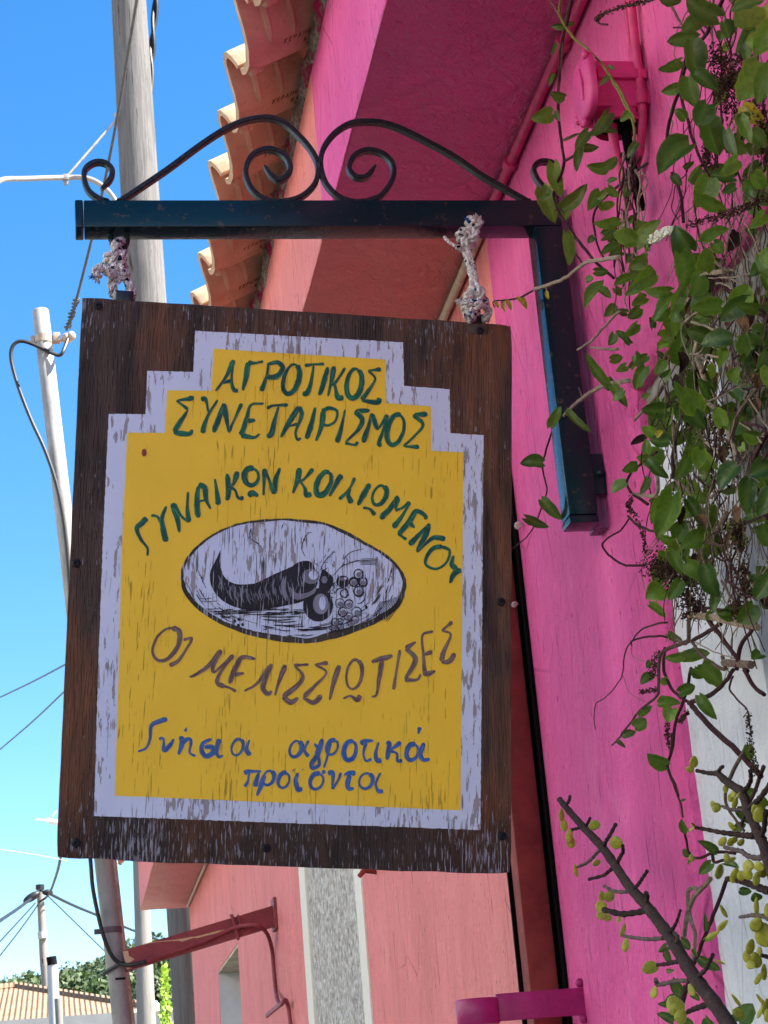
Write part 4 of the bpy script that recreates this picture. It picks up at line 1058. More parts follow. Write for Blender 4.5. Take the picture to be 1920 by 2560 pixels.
lettering('lettering', [
 ('D', [[(805, 185), (850, 215), (845, 300), (780, 390), (710, 405), (672, 345), (700, 255), (755, 200), (812, 185)], [(880, 268), (935, 258), (890, 340), (840, 410), (785, 440)], [(920, 515), (960, 500), (1060, 430), (1130, 335)], [(1130, 335), (1080, 430), (1075, 490)], [(1215, 370), (1135, 440), (1080, 490)], [(1215, 370), (1130, 480), (1105, 550), (1150, 582)],
        [(1360, 395), (1270, 385), (1230, 450), (1185, 560)], (.8, [(1220, 500), (1285, 490)]), [(1130, 570), (1190, 590), (1230, 612)], [(1285, 610), (1370, 560), (1470, 430)], [(1470, 430), (1430, 520), (1410, 590), (1440, 630), (1470, 610)], [(1560, 435), (1520, 540), (1490, 640)]]),
 ('E', [[(300, 400), (210, 405)], [(210, 405), (265, 470), (230, 530), (140, 600)], [(140, 600), (190, 635), (235, 605)], [(420, 390), (340, 400)], [(340, 400), (410, 450), (340, 530), (270, 600)], [(265, 605), (330, 635), (380, 590)], [(490, 405), (455, 510), (430, 620)], O(582, 460, 48, 92, .12), [(515, 610), (560, 595), (600, 620), (620, 590)],
        [(690, 385), (730, 370), (820, 345)], [(755, 375), (735, 490), (720, 585), (690, 600)], [(865, 310), (845, 430), (825, 555)], [(965, 260), (900, 300)], [(900, 300), (960, 360), (940, 420), (895, 490)], [(895, 495), (970, 495), (995, 460)], [(1070, 195), (1005, 220), (1010, 340), (1020, 470)], (.8, [(1010, 340), (1065, 320)]), [(1020, 465), (1085, 440)],
        [(1190, 135), (1125, 190)], [(1125, 190), (1180, 215), (1140, 310), (1120, 380)], [(1120, 385), (1170, 380), (1205, 330)]])], M_purple, 11.5)
lettering('lettering', [
 ('D', [[(770, 795), (670, 835), (655, 930), (630, 990), (575, 1015)], [(715, 930), (745, 930), (745, 1015)], [(815, 930), (790, 970), (745, 1015)], [(850, 935), (870, 930), (865, 980), (845, 1035)], [(865, 960), (910, 930), (930, 950), (920, 1020), (960, 1045)], (.8, [(900, 855), (890, 880)]),
        [(1065, 930), (1010, 960), (1000, 1010), (1030, 1045), (1075, 1020), (1070, 985), (1020, 985)], [(1120, 930), (1100, 1010), (1115, 1050), (1145, 1040)], O(1240, 985, 38, 55, .2), [(1320, 935), (1300, 1000), (1325, 1040)]])], M_blue, 11)
lettering('lettering', [('E', [O(220, 922, 36, 50, .2), [(300, 870), (275, 930), (300, 970)], [(335, 890), (360, 920), (350, 960)], [(385, 860), (355, 960), (320, 1010), (325, 1040), (365, 1020), (360, 960)], [(430, 880), (420, 950), (395, 1040)], O(446, 912, 34, 46, .2), O(556, 932, 38, 60, .15), [(620, 890), (650, 875), (700, 870)], [(655, 880), (640, 950), (655, 995), (690, 985)],
        [(735, 880), (715, 950), (725, 995), (750, 990)], [(780, 890), (800, 890), (785, 990)], [(870, 880), (800, 935)], [(800, 935), (845, 950), (850, 995), (880, 995)], O(942, 942, 36, 50, .15), [(1015, 885), (990, 950), (1010, 990), (1050, 985)], [(988, 788), (980, 830)]])], M_blue, 11)
lettering('lettering', [
 ('D', [[(1285, 1160), (1310, 1150), (1400, 1145)], [(1320, 1150), (1310, 1210), (1290, 1250)], [(1385, 1150), (1365, 1210), (1360, 1250)], [(1420, 1170), (1400, 1240), (1370, 1310)], O(1448, 1190, 36, 48, .2)]),
 ('E', [O(146, 1116, 34, 48, .15), [(235, 1070), (220, 1120), (235, 1175), (260, 1165)], (.8, [(202, 1053), (208, 1057)]), (.8, [(260, 1049), (266, 1053)]), O(350, 1122, 40, 50, .15), (.8, [(397, 1052), (388, 1078)]), [(420, 1075), (450, 1075), (445, 1170)], [(500, 1070), (480, 1120), (445, 1170)], [(520, 1085), (550, 1070), (590, 1075)], [(555, 1080), (540, 1140), (550, 1170), (580, 1165)],
        O(655, 1120, 42, 48, .15), [(745, 1070), (715, 1140), (735, 1185), (760, 1180)]])], M_blue, 10.5)

# painted oval with a horn of plenty
OV = [(86, 492), (96, 420), (130, 350), (195, 278), (290, 204), (420, 146), (550, 116), (680, 104), (800, 103), (1000, 122), (1100, 154), (1200, 198), (1310, 262), (1425, 330), (1515, 412), (1558, 495), (1558, 578), (1520, 675), (1440, 738), (1350, 790), (1150, 866), (950, 910), (800, 908), (600, 876), (400, 812), (212, 704), (108, 585)]
ovl = smooth_path([slocal(*cp('C', p)) for p in OV + OV[:1]], 4)[:-1]
cov = slocal(*cp('C', (820, 500)))
b = MB(); b.poly([SM @ Vector((p.x, -.0009, p.z)) for p in ovl]); md = obj('painted_oval', b, M_oval, sg)
FR = LOC[sg.name]
b = MB(); n = len(ovl)
for i, p in enumerate(ovl):
    d_ = (cov - p).normalized(); wv = .0024 + .0016 * mnoise.noise((p.x * 30, p.z * 30, 0)) + .0044 * max(0, min(1, .10 + (cov.z - p.z) / .05)) + .0020 * max(0, (p.x - cov.x) / .13)
    for q_ in (p - d_ * (.0010 + .0012 * mnoise.noise((p.x * 200, p.z * 200, 3))), p + d_ * (wv * (1 + .3 * mnoise.noise((p.x * 220, p.z * 60, 8))))): b.V(SM @ Vector((q_.x, -.0012, q_.z)))
for i in range(n): b.f.append([2 * i, 2 * i + 1, 2 * ((i + 1) % n) + 1, 2 * ((i + 1) % n)])
obj('rim', b, M_rim, md, frame=FR)
def blob(b, pts, off, sub=4):
    P = smooth_path([slocal(*cp('C', p)) for p in pts + pts[:1]], sub)[:-1]
    b.poly([SM @ Vector((p.x + .0008 * mnoise.noise((p.x * 400, p.z * 400, 1)), -off, p.z)) for p in P])
def circ(x, y, rx, ry=None, n=10): return [(x + rx * math.cos(6.283 * i / n), y + (ry or rx) * math.sin(6.283 * i / n)) for i in range(n)]
dk = MB()
blob(dk, [(346, 305), (312, 375), (277, 450), (281, 530), (330, 612), (420, 672), (560, 703), (700, 684), (800, 664), (890, 640), (960, 580), (985, 500), (960, 410), (925, 376), (860, 384), (800, 420), (700, 462), (600, 512), (540, 528), (440, 526), (372, 482), (342, 400)], .0014)
blob(dk, circ(988, 665, 100, 110), .00146); blob(dk, circ(1150, 512, 44, 40), .00145); blob(dk, circ(1030, 500, 36, 42), .00149)
ribs = []
blob(dk, [(990, 560), (1010, 600), (1060, 570), (1090, 500), (1050, 450), (1010, 440)], .00152)
k = 0
def dl(pts, w, fl=True):
    global k
    k += 1; ribbon(dk, smooth_path([slocal(*cp('C', p)) for p in pts], 5), w / 2.633 * .00056, k, .0016 + (k % 12) * .00002, fl)
for s_ in ([(540, 170), (545, 230), (600, 270), (622, 302)], [(935, 185), (905, 215), (885, 260), (880, 300), (905, 350)], [(1000, 440), (1030, 380), (1100, 305)], [(1085, 475), (1140, 415), (1230, 380), (1350, 370)], [(1150, 370), (1200, 320), (1290, 295)], [(190, 420), (215, 480), (245, 545)], [(1470, 420), (1460, 470), (1440, 525)], [(760, 130), (745, 160)]): dl(s_, 5)
for x, y, a in [(540, 175, -1.2), (555, 190, .6), (530, 215, 1.9), (560, 245, .5), (590, 262, .8), (610, 285, 1.0), (930, 190, 0), (910, 205, -.6), (890, 245, 2.2), (898, 240, .6), (882, 285, 1.8), (1010, 425, 1.2), (1005, 380, 2.0), (1035, 385, .0), (1030, 345, 2.0), (1060, 350, 0), (1055, 305, 2.0), (1090, 318, .1), (960, 375, 1.4), (975, 400, .6), (1020, 440, .2), (1150, 395, 2.1), (1165, 400, .0), (1175, 370, -1.9), (1200, 385, .2), (1240, 372, .1), (1150, 350, 1.8), (190, 430, 1.8), (215, 480, .7), (228, 500, 1.8), (240, 540, 1.2), (1470, 440, 1.9), (1450, 500, 1.9), (1465, 480, .6), (770, 135, .8), (750, 150, 2.0), (440, 745, .1), (400, 752, .1), (640, 825, -.5), (640, 828, .2), (700, 720, 0), (800, 750, 0), (870, 745, 0), (870, 792, 0), (780, 800, 0), (900, 826, 0), (1260, 655, 0), (1300, 680, 1)]:
    dl([(x - 17 * math.cos(a), y - 17 * math.sin(a)), (x + 3, y), (x + 17 * math.cos(a), y + 17 * math.sin(a))], 15)
for yq, x0, x1, w in [(715, 640, 830, 9), (728, 560, 780, 6), (742, 610, 860, 8), (762, 620, 820, 9), (775, 690, 850, 7), (798, 690, 860, 9), (806, 760, 900, 6), (826, 840, 1040, 10), (812, 920, 1060, 8), (690, 240, 330, 6), (705, 260, 400, 7), (722, 300, 450, 6), (742, 340, 430, 9), (640, 215, 330, 5), (622, 205, 290, 5)]:
    dl([(x0, yq), ((x0 + x1) / 2, yq + 4), (x1, yq - 2)], w)
for x, y in [(465, 760), (440, 772), (490, 795), (462, 800), (1185, 665), (1305, 680)]: blob(dk, circ(x, y, 10, 11, 6), .00142, 2)
for cx_, cy_, r_, w in [(1252, 462, 30, 13), (1222, 515, 28, 13), (1282, 515, 28, 13), (1253, 576, 32, 13), (1130, 655, 30, 7), (1190, 660, 28, 7), (1150, 712, 30, 7), (1185, 740, 26, 7), (1240, 712, 32, 7), (1100, 780, 26, 6), (1130, 775, 22, 6), (1135, 808, 22, 6), (1232, 765, 24, 6), (1205, 785, 22, 6), (1085, 815, 22, 6), (1060, 826, 20, 6), (1110, 826, 18, 6), (1160, 590, 26, 8)]:
    dl([(cx_ + r_ * math.cos(6.283 * i / 8), cy_ + r_ * math.sin(6.283 * i / 8)) for i in range(9)], w, False)
dl([(1090, 600), (1120, 560), (1170, 560), (1190, 610)], 9); dl([(1300, 600), (1285, 640), (1250, 660)], 7)
for i in range(12): dl([(1440 - i * 9, 780 - i * 2), (1500 - i * 10, 690 - i * 3), (1515 - i * 8, 600 + i * 4)], 3.5)
for i in range(5): dl([(1260, 365 + i * 9), (1320, 362 + i * 9), (1385, 366 + i * 10)], 3.5)
hr = random.Random(5)
def inside(x, y):
    n_ = len(OV); c_ = False; j_ = n_ - 1
    for i_ in range(n_):
        if (OV[i_][1] > y) != (OV[j_][1] > y) and x < (OV[j_][0] - OV[i_][0]) * (y - OV[i_][1]) / (OV[j_][1] - OV[i_][1]) + OV[i_][0]: c_ = not c_
        j_ = i_
    return c_
for i in range(70):                                     # shading strokes along the lower rim and under the horn
    a = hr.uniform(.15, 2.9); q_ = hr.uniform(.78, .97); x, y = 815 + 720 * q_ * math.cos(a), 500 + 395 * q_ * math.sin(a)
    tx, ty = -math.sin(a) * 720, math.cos(a) * 395; l_ = math.hypot(tx, ty); h_ = hr.uniform(18, 60)
    if inside(x, y) and inside(x + tx / l_ * h_, y + ty / l_ * h_) and inside(x - tx / l_ * h_, y - ty / l_ * h_): dl([(x - tx / l_ * h_, y - ty / l_ * h_), (x, y + 3), (x + tx / l_ * h_, y + ty / l_ * h_)], hr.uniform(3, 6.5))
for i in range(46):
    x, y = hr.uniform(300, 900), hr.uniform(690, 730); dl([(x - hr.uniform(20, 70), y + 4), (x, y), (x + hr.uniform(20, 70), y - 2)], hr.uniform(3, 7))
for i in range(60):                                     # dark flecks between the grapes
    x, y = hr.gauss(1160, 60), hr.gauss(745, 45); dl([(x - 9, y + hr.uniform(-8, 8)), (x, y), (x + 9, y + hr.uniform(-8, 8))], hr.uniform(5, 9))
for i in range(26):                                     # leaf crowd at the mouth of the horn
    x, y = hr.gauss(1055, 35), hr.gauss(520, 45); a = hr.uniform(0, 6.28); dl([(x, y), (x + 16 * math.cos(a), y + 16 * math.sin(a)), (x + 34 * math.cos(a + .3), y + 34 * math.sin(a + .3))], hr.uniform(7, 14))
for i in range(22):                                     # strokes rounding the pear
    a = hr.uniform(.3, 3.4); r_ = hr.uniform(60, 96); dl([(992 + r_ * math.cos(a - .25), 668 + r_ * 1.08 * math.sin(a - .25)), (992 + r_ * math.cos(a), 668 + r_ * 1.08 * math.sin(a)), (992 + r_ * math.cos(a + .25), 668 + r_ * 1.08 * math.sin(a + .25))], hr.uniform(4, 8))
obj('drawing', dk, M_black, md, frame=FR)
gy = MB()
def gl(pts, w, kk): ribbon(gy, smooth_path([slocal(*cp('C', p)) for p in pts], 5), w / 2.633 * .00056, kk, .00195 + (kk % 7) * .00002, True)
for i, s_ in enumerate(([(415, 540), (405, 590), (425, 640)], [(445, 545), (440, 600), (460, 650)], [(480, 550), (478, 600), (500, 655)], [(520, 545), (520, 610), (545, 665)], [(610, 540), (600, 590), (620, 640)], [(650, 520), (640, 570), (668, 630)], [(760, 480), (750, 560), (775, 635)], [(775, 475), (765, 560), (790, 625)], [(330, 470), (345, 510), (330, 550)], [(700, 490), (690, 550), (715, 620)])):
    gl(s_, 11 if i not in (6, 7) else 17, i)
def gb(pts, off):
    P = smooth_path([slocal(*cp('C', p)) for p in pts + pts[:1]], 4)[:-1]; gy.poly([SM @ Vector((p.x, -off, p.z)) for p in P])
gb(circ(940, 478, 58, 50), .00213); gb([(800, 545), (850, 590), (930, 580), (975, 545), (960, 590), (880, 628), (820, 620)], .00211); gb(circ(1005, 660, 52, 68), .00215); gb(circ(1150, 495, 22, 12), .00212); gb(circ(1028, 500, 20, 24), .00216)
for i in range(60):                                     # broken grey bands across the horn
    u = i / 60; x = 330 + 560 * u; y0_ = 480 + 70 * math.sin(u * 3.1) - 110 * max(0, u - .5); y1_ = 600 + 90 * math.sin(min(1, u * 1.6) * 1.57) - 10 * u
    a_ = hr.uniform(.1, .6); gl([(x, y0_ + (y1_ - y0_) * a_), (x + 3, y0_ + (y1_ - y0_) * (a_ + .12)), (x + 10, y0_ + (y1_ - y0_) * (a_ + hr.uniform(.2, .38)))], hr.uniform(3, 7), i)
for cx_, cy_, r_ in [(1252, 462, 26), (1222, 515, 25), (1282, 515, 25), (1253, 576, 28), (1130, 655, 27), (1190, 660, 25), (1150, 712, 27), (1185, 740, 23), (1240, 712, 28), (1100, 780, 23), (1135, 808, 20), (1232, 765, 21), (1205, 785, 20), (1085, 815, 19)]:
    gb(circ(cx_ + 5, cy_ + 6, r_ * .72, r_ * .66), .00219 + cx_ * 1e-8 + cy_ * 3e-8)
for i in range(18):
    x, y = hr.gauss(1150, 50), hr.gauss(740, 40); gl([(x - 8, y), (x, y - 5), (x + 9, y + 2)], hr.uniform(5, 10), i)
obj('grey_wash', gy, M_grey, md, frame=FR)
gy = MB(); gb(circ(955, 470, 30, 30), .00245); gb(circ(1015, 655, 22, 45), .00247); gb(circ(1165, 492, 10, 8), .00244)
obj('highlight', gy, M_oval, md, frame=FR)
# screws, plug, hangers
for p in ((245, 765), (190, 1408), (190, 2107), (665, 2120), (1253, 1505), (1255, 2090), (1200, 827)):
    c = slocal(*p); b = MB(); n = 16
    for r_, o_ in ((.0058, -.0002), (.0060, .0012), (.0050, .0026), (.0028, .0030), (.0016, .0015), (.0002, .0015)):
        for i in range(n): a = 6.283 * i / n; rr_ = r_ * (1 if r_ > .0017 else (1.5 if i % 4 == 0 else .6)); b.V(SM @ Vector((c.x + rr_ * math.cos(a), -o_, c.z + rr_ * math.sin(a))))
    for q_ in range(5):
        for i in range(n): b.f.append([q_ * n + i, q_ * n + (i + 1) % n, (q_ + 1) * n + (i + 1) % n, (q_ + 1) * n + i])
    obj('screw', b, M_screw, sg, True, angle=25)
c = slocal(360, 1132); b = MB(); b.ball(SM @ Vector((c.x, -.0008, c.z)), (.0034, .0006, .0056), SM.to_3x3(), 14, 6); obj('plug', b, M_plug, sg, True)
M_hang = plain('black_hanger_iron', (.010, .013, .018), .35, .5, .3, 120, .0005, .3)
for x0, x1, yt, yb2 in ((291, 334, 723, 748), (1173, 1215, 782, 812)):
    a, c = slocal(x0, yt), slocal(x1, yb2 + 2)
    b = MB()
    m3 = MB(); m3.box((a.x, .002, c.z - .004), (c.x, .014, a.z), .002)
    for v in m3.v: b.V(SM @ v)
    b.f += m3.f; obj('hanger', b, M_hang, sg, True)
m3 = MB(); a, c = slocal(1168, 812), slocal(1218, 836); m3.box((a.x, -.0016, c.z), (c.x, -.0004, a.z + .002), .0005); b = MB(); [b.V(SM @ v) for v in m3.v]; b.f += m3.f; obj('hanger_plate', b, plain('worn_hanger_iron', (.06, .045, .035), .6, .4, .4, 120, .0005), sg, True)

# ropes
def rp(px, py, dy=0): return on(px, py, 1, YS - .004 + dy)
def knot(b, px, py, s, r, rot=0, squash=1.0):
    c = rp(px, py); P = []
    for i in range(181):
        a = 2 * math.pi * i / 180; x = math.sin(a) + 2 * math.sin(2 * a); y = math.cos(a) - 2 * math.cos(2 * a); z = -math.sin(3 * a)
        x, y = x * math.cos(rot) - y * math.sin(rot), x * math.sin(rot) + y * math.cos(rot)
        P.append(c + CR * x * s * .34 + CU * y * s * .34 * squash + CF * z * s * .55)
    twist(b, P, r)
def fray(b, p, d, L, n, r):
    for i in range(n):
        e = (Vector(d).normalized() + Vector((rnd(-.5, .5), rnd(-.5, .5), rnd(-.5, .5)))).normalized()
        b.tube([p, p + e * L * .5, p + e * L * rnd(.7, 1.1) + Vector((0, 0, -.002))], [r, r * .8, r * .3], 5)
def twist(b, P, r, ph0=0):
    P = [Vector(p) for p in P]; n = len(P); prev = None; fr = []; L = [0]
    for i in range(1, n): L.append(L[-1] + (P[i] - P[i - 1]).length)
    for i in range(n):
        t_ = (P[min(i + 1, n - 1)] - P[max(i - 1, 0)]).normalized()
        a = t_.orthogonal() if prev is None else prev - t_ * prev.dot(t_)
        a.normalize(); prev = a; fr.append((a, t_.cross(a)))
    for k in range(3):
        b.tube([P[i] + fr[i][0] * math.cos(L[i] / r * .95 + k * 2.094 + ph0) * r * .60 + fr[i][1] * math.sin(L[i] / r * .95 + k * 2.094 + ph0) * r * .60 for i in range(n)], r * .53, 8)
def dense(P, n): return [Vector(P[int(i * (len(P) - 1) / n)]).lerp(Vector(P[min(len(P) - 1, int(i * (len(P) - 1) / n) + 1)]), i * (len(P) - 1) / n % 1) for i in range(n + 1)]
tr_ = thing('rope', 'short knotted white rope on the left eye loop holding the sign corner', 'rope', rp(300, 680), 'ropes holding the sign')
b = MB(); RR = .0063
twist(b, smooth_path([rp(283, 690), rp(284, 650, -.006), rp(290, 612, -.012), rp(301, 604, -.004), rp(308, 612, .012), rp(306, 650, .010), rp(315, 690, .004), rp(327, 722, .0), rp(330, 742, .006), rp(316, 750, .014), rp(296, 747, .012), rp(284, 734, .004), rp(281, 705, -.002), rp(280, 680, -.004)], 24), RR)
obj('loop', b, M_rope, tr_, True)
b = MB(); knot(b, 290, 652, .0128, RR * 1.0, .4, 1.15); knot(b, 298, 682, .0095, RR * .95, 1.3); obj('knot', b, M_rope, tr_, True)
b = MB(); twist(b, smooth_path([rp(284, 690, -.006), rp(272, 682, -.014), rp(256, 670, -.016), rp(243, 672, -.016), rp(240, 684, -.016), rp(246, 694, -.016)], 16), RR); obj('tail', b, M_rope, tr_, True)
b = MB(); fray(b, rp(246, 690, -.016), (-.3, -.2, -1), .011, 14, .0014); fray(b, rp(298, 694, -.006), (.0, -.2, -1), .010, 12, .0014); obj('frayed_end', b, M_rope, tr_, True)
b = MB(); fray(b, rp(242, 688, -.016), (-1, -.2, -.3), .012, 9, .0010); obj('blue_tuft', b, plain('blue_rope_fibre', (.02, .10, .36), .9, .1, .3, 200, 0), tr_, True)
tr_ = thing('rope', 'longer frayed white rope with two knots on the right of the beam', 'rope', rp(1180, 680), 'ropes holding the sign')
def rq(px, py, dy=0): return on(px, py, 1, YBK - .008 + dy)
b = MB(); RR = .0058
P = smooth_path([rq(1180, 560, -.002), rq(1172, 600, -.004), rq(1168, 630), rq(1176, 660), rq(1184, 690), rq(1187, 720), rq(1192, 745)], 8)
n = len(P); 
for ph in (0, 2.1, 4.2): b.tube([p + CR * math.cos(i * .32 + ph) * .0036 + CF * math.sin(i * .32 + ph) * .0036 for i, p in enumerate(P)], .0042, 7)
twist(b, smooth_path([rq(1170, 745), rq(1162, 765), rq(1168, 790, .004), rq(1176, 803, .012)], 18), RR); twist(b, smooth_path([rq(1200, 742), rq(1214, 762), rq(1221, 782, .002), rq(1212, 802, .012)], 18), RR)
twist(b, smooth_path([rq(1176, 803, .012), rq(1192, 790, .022), rq(1212, 802, .012)], 15), RR)
obj('strand', b, M_rope, tr_, True)
b = MB()
def knotq(px, py, s, r, rot):
    c = rq(px, py, -.006); Q = []
    for i in range(181):
        a = 2 * math.pi * i / 180; x = math.sin(a) + 2 * math.sin(2 * a); y = math.cos(a) - 2 * math.cos(2 * a); z = -math.sin(3 * a)
        x, y = x * math.cos(rot) - y * math.sin(rot), x * math.sin(rot) + y * math.cos(rot)
        Q.append(c + CR * x * s * .34 + CU * y * s * .34 + CF * z * s * .5)
    twist(b, Q, r)
knotq(1170, 594, .0128, .0062, .2); knotq(1185, 560, .0090, .0056, 2.0); obj('knot', b, M_rope, tr_, True)
b = MB(); knotq(1188, 745, .0148, .0066, 1.0); knotq(1180, 768, .0110, .006, 2.4); obj('knot', b, M_rope, tr_, True)
b = MB(); b.tube(smooth_path([rq(1165, 628), rq(1152, 622, -.004), rq(1140, 616, -.006), rq(1128, 609, -.006), rq(1116, 599, -.006), rq(1111, 591, -.006)], 6), [.0042] * 12 + [.0026] * 19, 8); obj('tail', b, M_rope, tr_, True)
b = MB(); fray(b, rq(1186, 560, -.008), (.15, -.3, 1), .018, 16, .0016); fray(b, rq(1160, 752, -.006), (-1, -.3, -.2), .014, 12, .0014); fray(b, rq(1150, 622, -.008), (-.6, -.2, .8), .010, 6, .0010); obj('frayed_end', b, M_rope, tr_, True)
b = MB(); fray(b, rq(1172, 556, -.010), (-.4, -.4, .7), .012, 9, .0015); obj('blue_tuft', b, D.materials['blue_rope_fibre'], tr_, True)

# snails
def snail(px, py, X, s, label):
    c = on(px, py, 0, X); b = MB(); n = 46; P = []; rr_ = []
    for i in range(n):
        a = i / (n - 1) * 2 * math.pi * 2.4; k = (1 - i / n) ** 1.15; r = s * .62 * k
        P.append(c + CR * math.cos(a) * r + CU * math.sin(a) * r + -CF * s * .55 * (1 - k)); rr_.append(s * .46 * k + s * .03)
    b.tube(P, rr_, 10)
    tag(obj('snail', b, M_shell, None, True), label, 'snail')
snail(1296, 1315, XW - .009, .0082, 'pale spiral snail shell stuck on the wall beside the sign edge')
snail(1286, 1512, .716, .0056, 'tiny beige snail on the red oxide post near a sign screw')

# unseen pale house, added to bounce sunlight onto the shaded walls
t = thing('house', 'unseen tall pale house added across the street for bounced light', 'house', (-11, -4, 0))
M_opp = plain('bounce_cream_render', (.78, .72, .64), .9, .2, .06, 2, .002)
b = MB(); b.box((-15, -26, 0), (-9.0, 12, 8.4)); obj('wall', b, M_opp, t)
b = MB(); b.poly([(-8.6, -26.4, 8.42), (-15.4, -26.4, 8.42), (-12, -26.4, 10)], (0, 38.8, 0)); obj('roof', b, M_tile, t)
for y in (-22, -16, -10, -4, 2, 8):
    b = MB(); b.box((-9.06, y, 4.6), (-8.995, y + 1.0, 6.2)); w_ = obj('window', b, M_hwhite, t)
    b = MB(); b.box((-8.994, y + .08, 4.68), (-8.99, y + .92, 6.12)); obj('pane', b, M_glass, w_, frame=LOC[t.name])
b = MB()  # unseen dark row, added to keep the low bounce off the soffit
for i in range(60):
    y = -25.5 + i * .62; b.ball((-8.1 + rnd(-.1, .1), y, rnd(.9, 1.1)), (.6, .55, rnd(1.9, 2.2)), None, 10, 8)
tag(obj('bounce_block_hedge', b, plain('bounce_block_leaves', (.03, .055, .02), .9, .1, .5, 14, .05), None, True), 'unseen dark clipped greenery added to keep bounced light off the soffit', 'bounce_block_hedge')

# ------------------------------------------------------------------ climbing plants
def leaf(b, base, tip, w, tint, tilt=None, fold=None, curl=None, lobes=None):
    fold = rnd(.10, .85) if fold is None else fold; curl = rnd(-.12, .55) if curl is None else curl; lobes = rnd(.04, .24) if lobes is None else lobes; w = w * rnd(.85, 1.18); ej = rnd(.08, .26)
    ax = tip - base; Ln = ax.length; ax = ax / Ln
    view = (CAM - base).normalized()
    side = ax.cross(view).normalized(); nrm = side.cross(ax).normalized()
    if nrm.dot(view) < 0: nrm = -nrm
    tl = rnd(-.6, .6) if tilt is None else tilt
    side = Matrix.Rotation(tl, 3, ax) @ side; nrm = Matrix.Rotation(tl, 3, ax) @ nrm
    NR, US = 9, (-1, -.55, 0, .55, 1); o = len(b.v); sd = rnd(0, 99); cs = rnd(-1, 1) * .10
    for i in range(NR):
        t_ = i / (NR - 1); wd = w * .50 * min(1, 1.95 * (t_ + .015) ** .36 * (1 - t_) ** .70) if i < NR - 1 else 0
        for u in US:
            e = 1 + ej * mnoise.noise((t_ * 6, u * 2, sd))
            back = -lobes * Ln * abs(u) * (1 - t_) ** 4
            p = base + ax * (t_ * Ln + back) + side * (u * wd * e + cs * Ln * math.sin(t_ * 3.1))
            p = p + nrm * (fold * abs(u) ** 1.3 * wd - curl * Ln * (t_ - .35) ** 2 + .05 * Ln * mnoise.noise((t_ * 3, u * 1.7, sd + 5)))
            b.V(p, (tint, abs(u) if i < NR - 1 else 1, 1 if u == 0 else 0))
    for i in range(NR - 1):
        for k in range(4): b.f.append([o + i * 5 + k, o + i * 5 + k + 1, o + i * 5 + 6 + k, o + i * 5 + 5 + k])
OFF = .045
def vp(c, p, off=OFF):
    x, y = cp(c, p); return on(x, y, 0, XW - off)
def leaves(b, c, rows, off=OFF):
    for r_ in rows:
        (bx, by), (tx, ty), w = r_[:3]; tint = r_[3] if len(r_) > 3 else rnd(.05, .75)
        d_ = rnd(-.006, .012); o1 = off + rnd(-.012, .012)
        A = vp(c, (bx, by), o1); x, y = cp(c, (tx, ty)); A_d = (A - CAM).dot(CF)
        rr_ = ray(x, y); B = CAM + rr_ * ((A_d - d_) / rr_.dot(CF))
        x0, y0, s_ = CROP[c]; leaf(b, A, B, w / s_ / F_PX * A_d, tint)
def stems(b, c, rows, off=OFF):
    for pts, r0, r1, tint in rows:
        P = smooth_path([vp(c, p, off + .006 * mnoise.noise((p[0] * .01, p[1] * .01, 3))) for p in pts], 5); n = len(P)
        P = [p + Vector((mnoise.noise((p.x * 60, p.y * 60, p.z * 60)), mnoise.noise((p.z * 60, p.y * 60, 7)), mnoise.noise((p.y * 60, p.x * 60, 4)))) * .0012 for p in P]
        b.cur = (tint, 0, 0); b.tube(P, [(r0 + (r1 - r0) * i / n) * .00040 for i in range(n)], 6)
    b.cur = (.5, 0, 0)
def specks(b, c, pts, n, spread, s0=.0016, s1=.0034, off=OFF):
    P = smooth_path([vp(c, p, off) for p in pts], 6)
    for _ in range(n):
        q_ = random.random() * (len(P) - 1); i = int(q_); p = P[i].lerp(P[i + 1], q_ - i)
        p = p + Vector((rnd(-1, 1), rnd(-1, 1), rnd(-1, 1))).normalized() * spread * random.random() ** .6
        b.cur = (rnd(0, .8), 0, 0); s_ = rnd(s0, s1); n_ = Vector((rnd(-1, 1), rnd(-1, 1), rnd(-1, 1))).normalized(); a = n_.orthogonal().normalized(); d_ = n_.cross(a)
        o = len(b.v)
        for v in (a * s_, d_ * s_ * .5, -a * s_, -d_ * s_ * .5, n_ * s_ * .5): b.V(p + v)
        b.f += [[o, o + 1, o + 4], [o + 1, o + 2, o + 4], [o + 2, o + 3, o + 4], [o + 3, o, o + 4]]
    b.cur = (.5, 0, 0)

# A: slender vine over the junction box and bracket end
va = thing('climbing_vine', 'slender green climbing vine trailing past the junction box over the bracket corner', 'vine', vp('P', (560, 900)), 'climbing plants')
b = MB()
stems(b, 'P', [([(605, -20), (577, 120), (545, 250), (535, 400), (530, 600), (545, 760), (560, 870), (540, 950), (505, 1040), (520, 1110), (560, 1190), (640, 1300), (740, 1420), (830, 1500)], 5, 5, .15),
               ([(597, 0), (560, 160), (550, 300), (538, 420), (528, 560)], 3, 3, .35),
               ([(560, 870), (620, 830), (700, 720), (780, 640)], 5, 3, .2), ([(520, 1110), (570, 1160), (590, 1240), (600, 1320), (660, 1420)], 3, 3, .1),
               ([(480, 0), (500, 30), (540, 90)], 2, 2, .8), ([(705, 620), (715, 660), (690, 670)], 2, 1, .2)], .07)
stems(b, 'P', [([(860, 1385), (790, 1395), (700, 1410), (640, 1440), (580, 1490), (520, 1520), (440, 1545), (400, 1560)], 7, 6, .95), ([(400, 1560), (330, 1600), (240, 1618), (190, 1620), (175, 1630), (185, 1655)], 4, 2, .2), ([(460, 1540), (470, 1580)], 3, 2, .9)], .085)
obj('stem', b, M_stem, va, True)
M_shoot = plain('young_green_shoot', (.17, .17, .03), .6, .3, .25, 150, .0005)
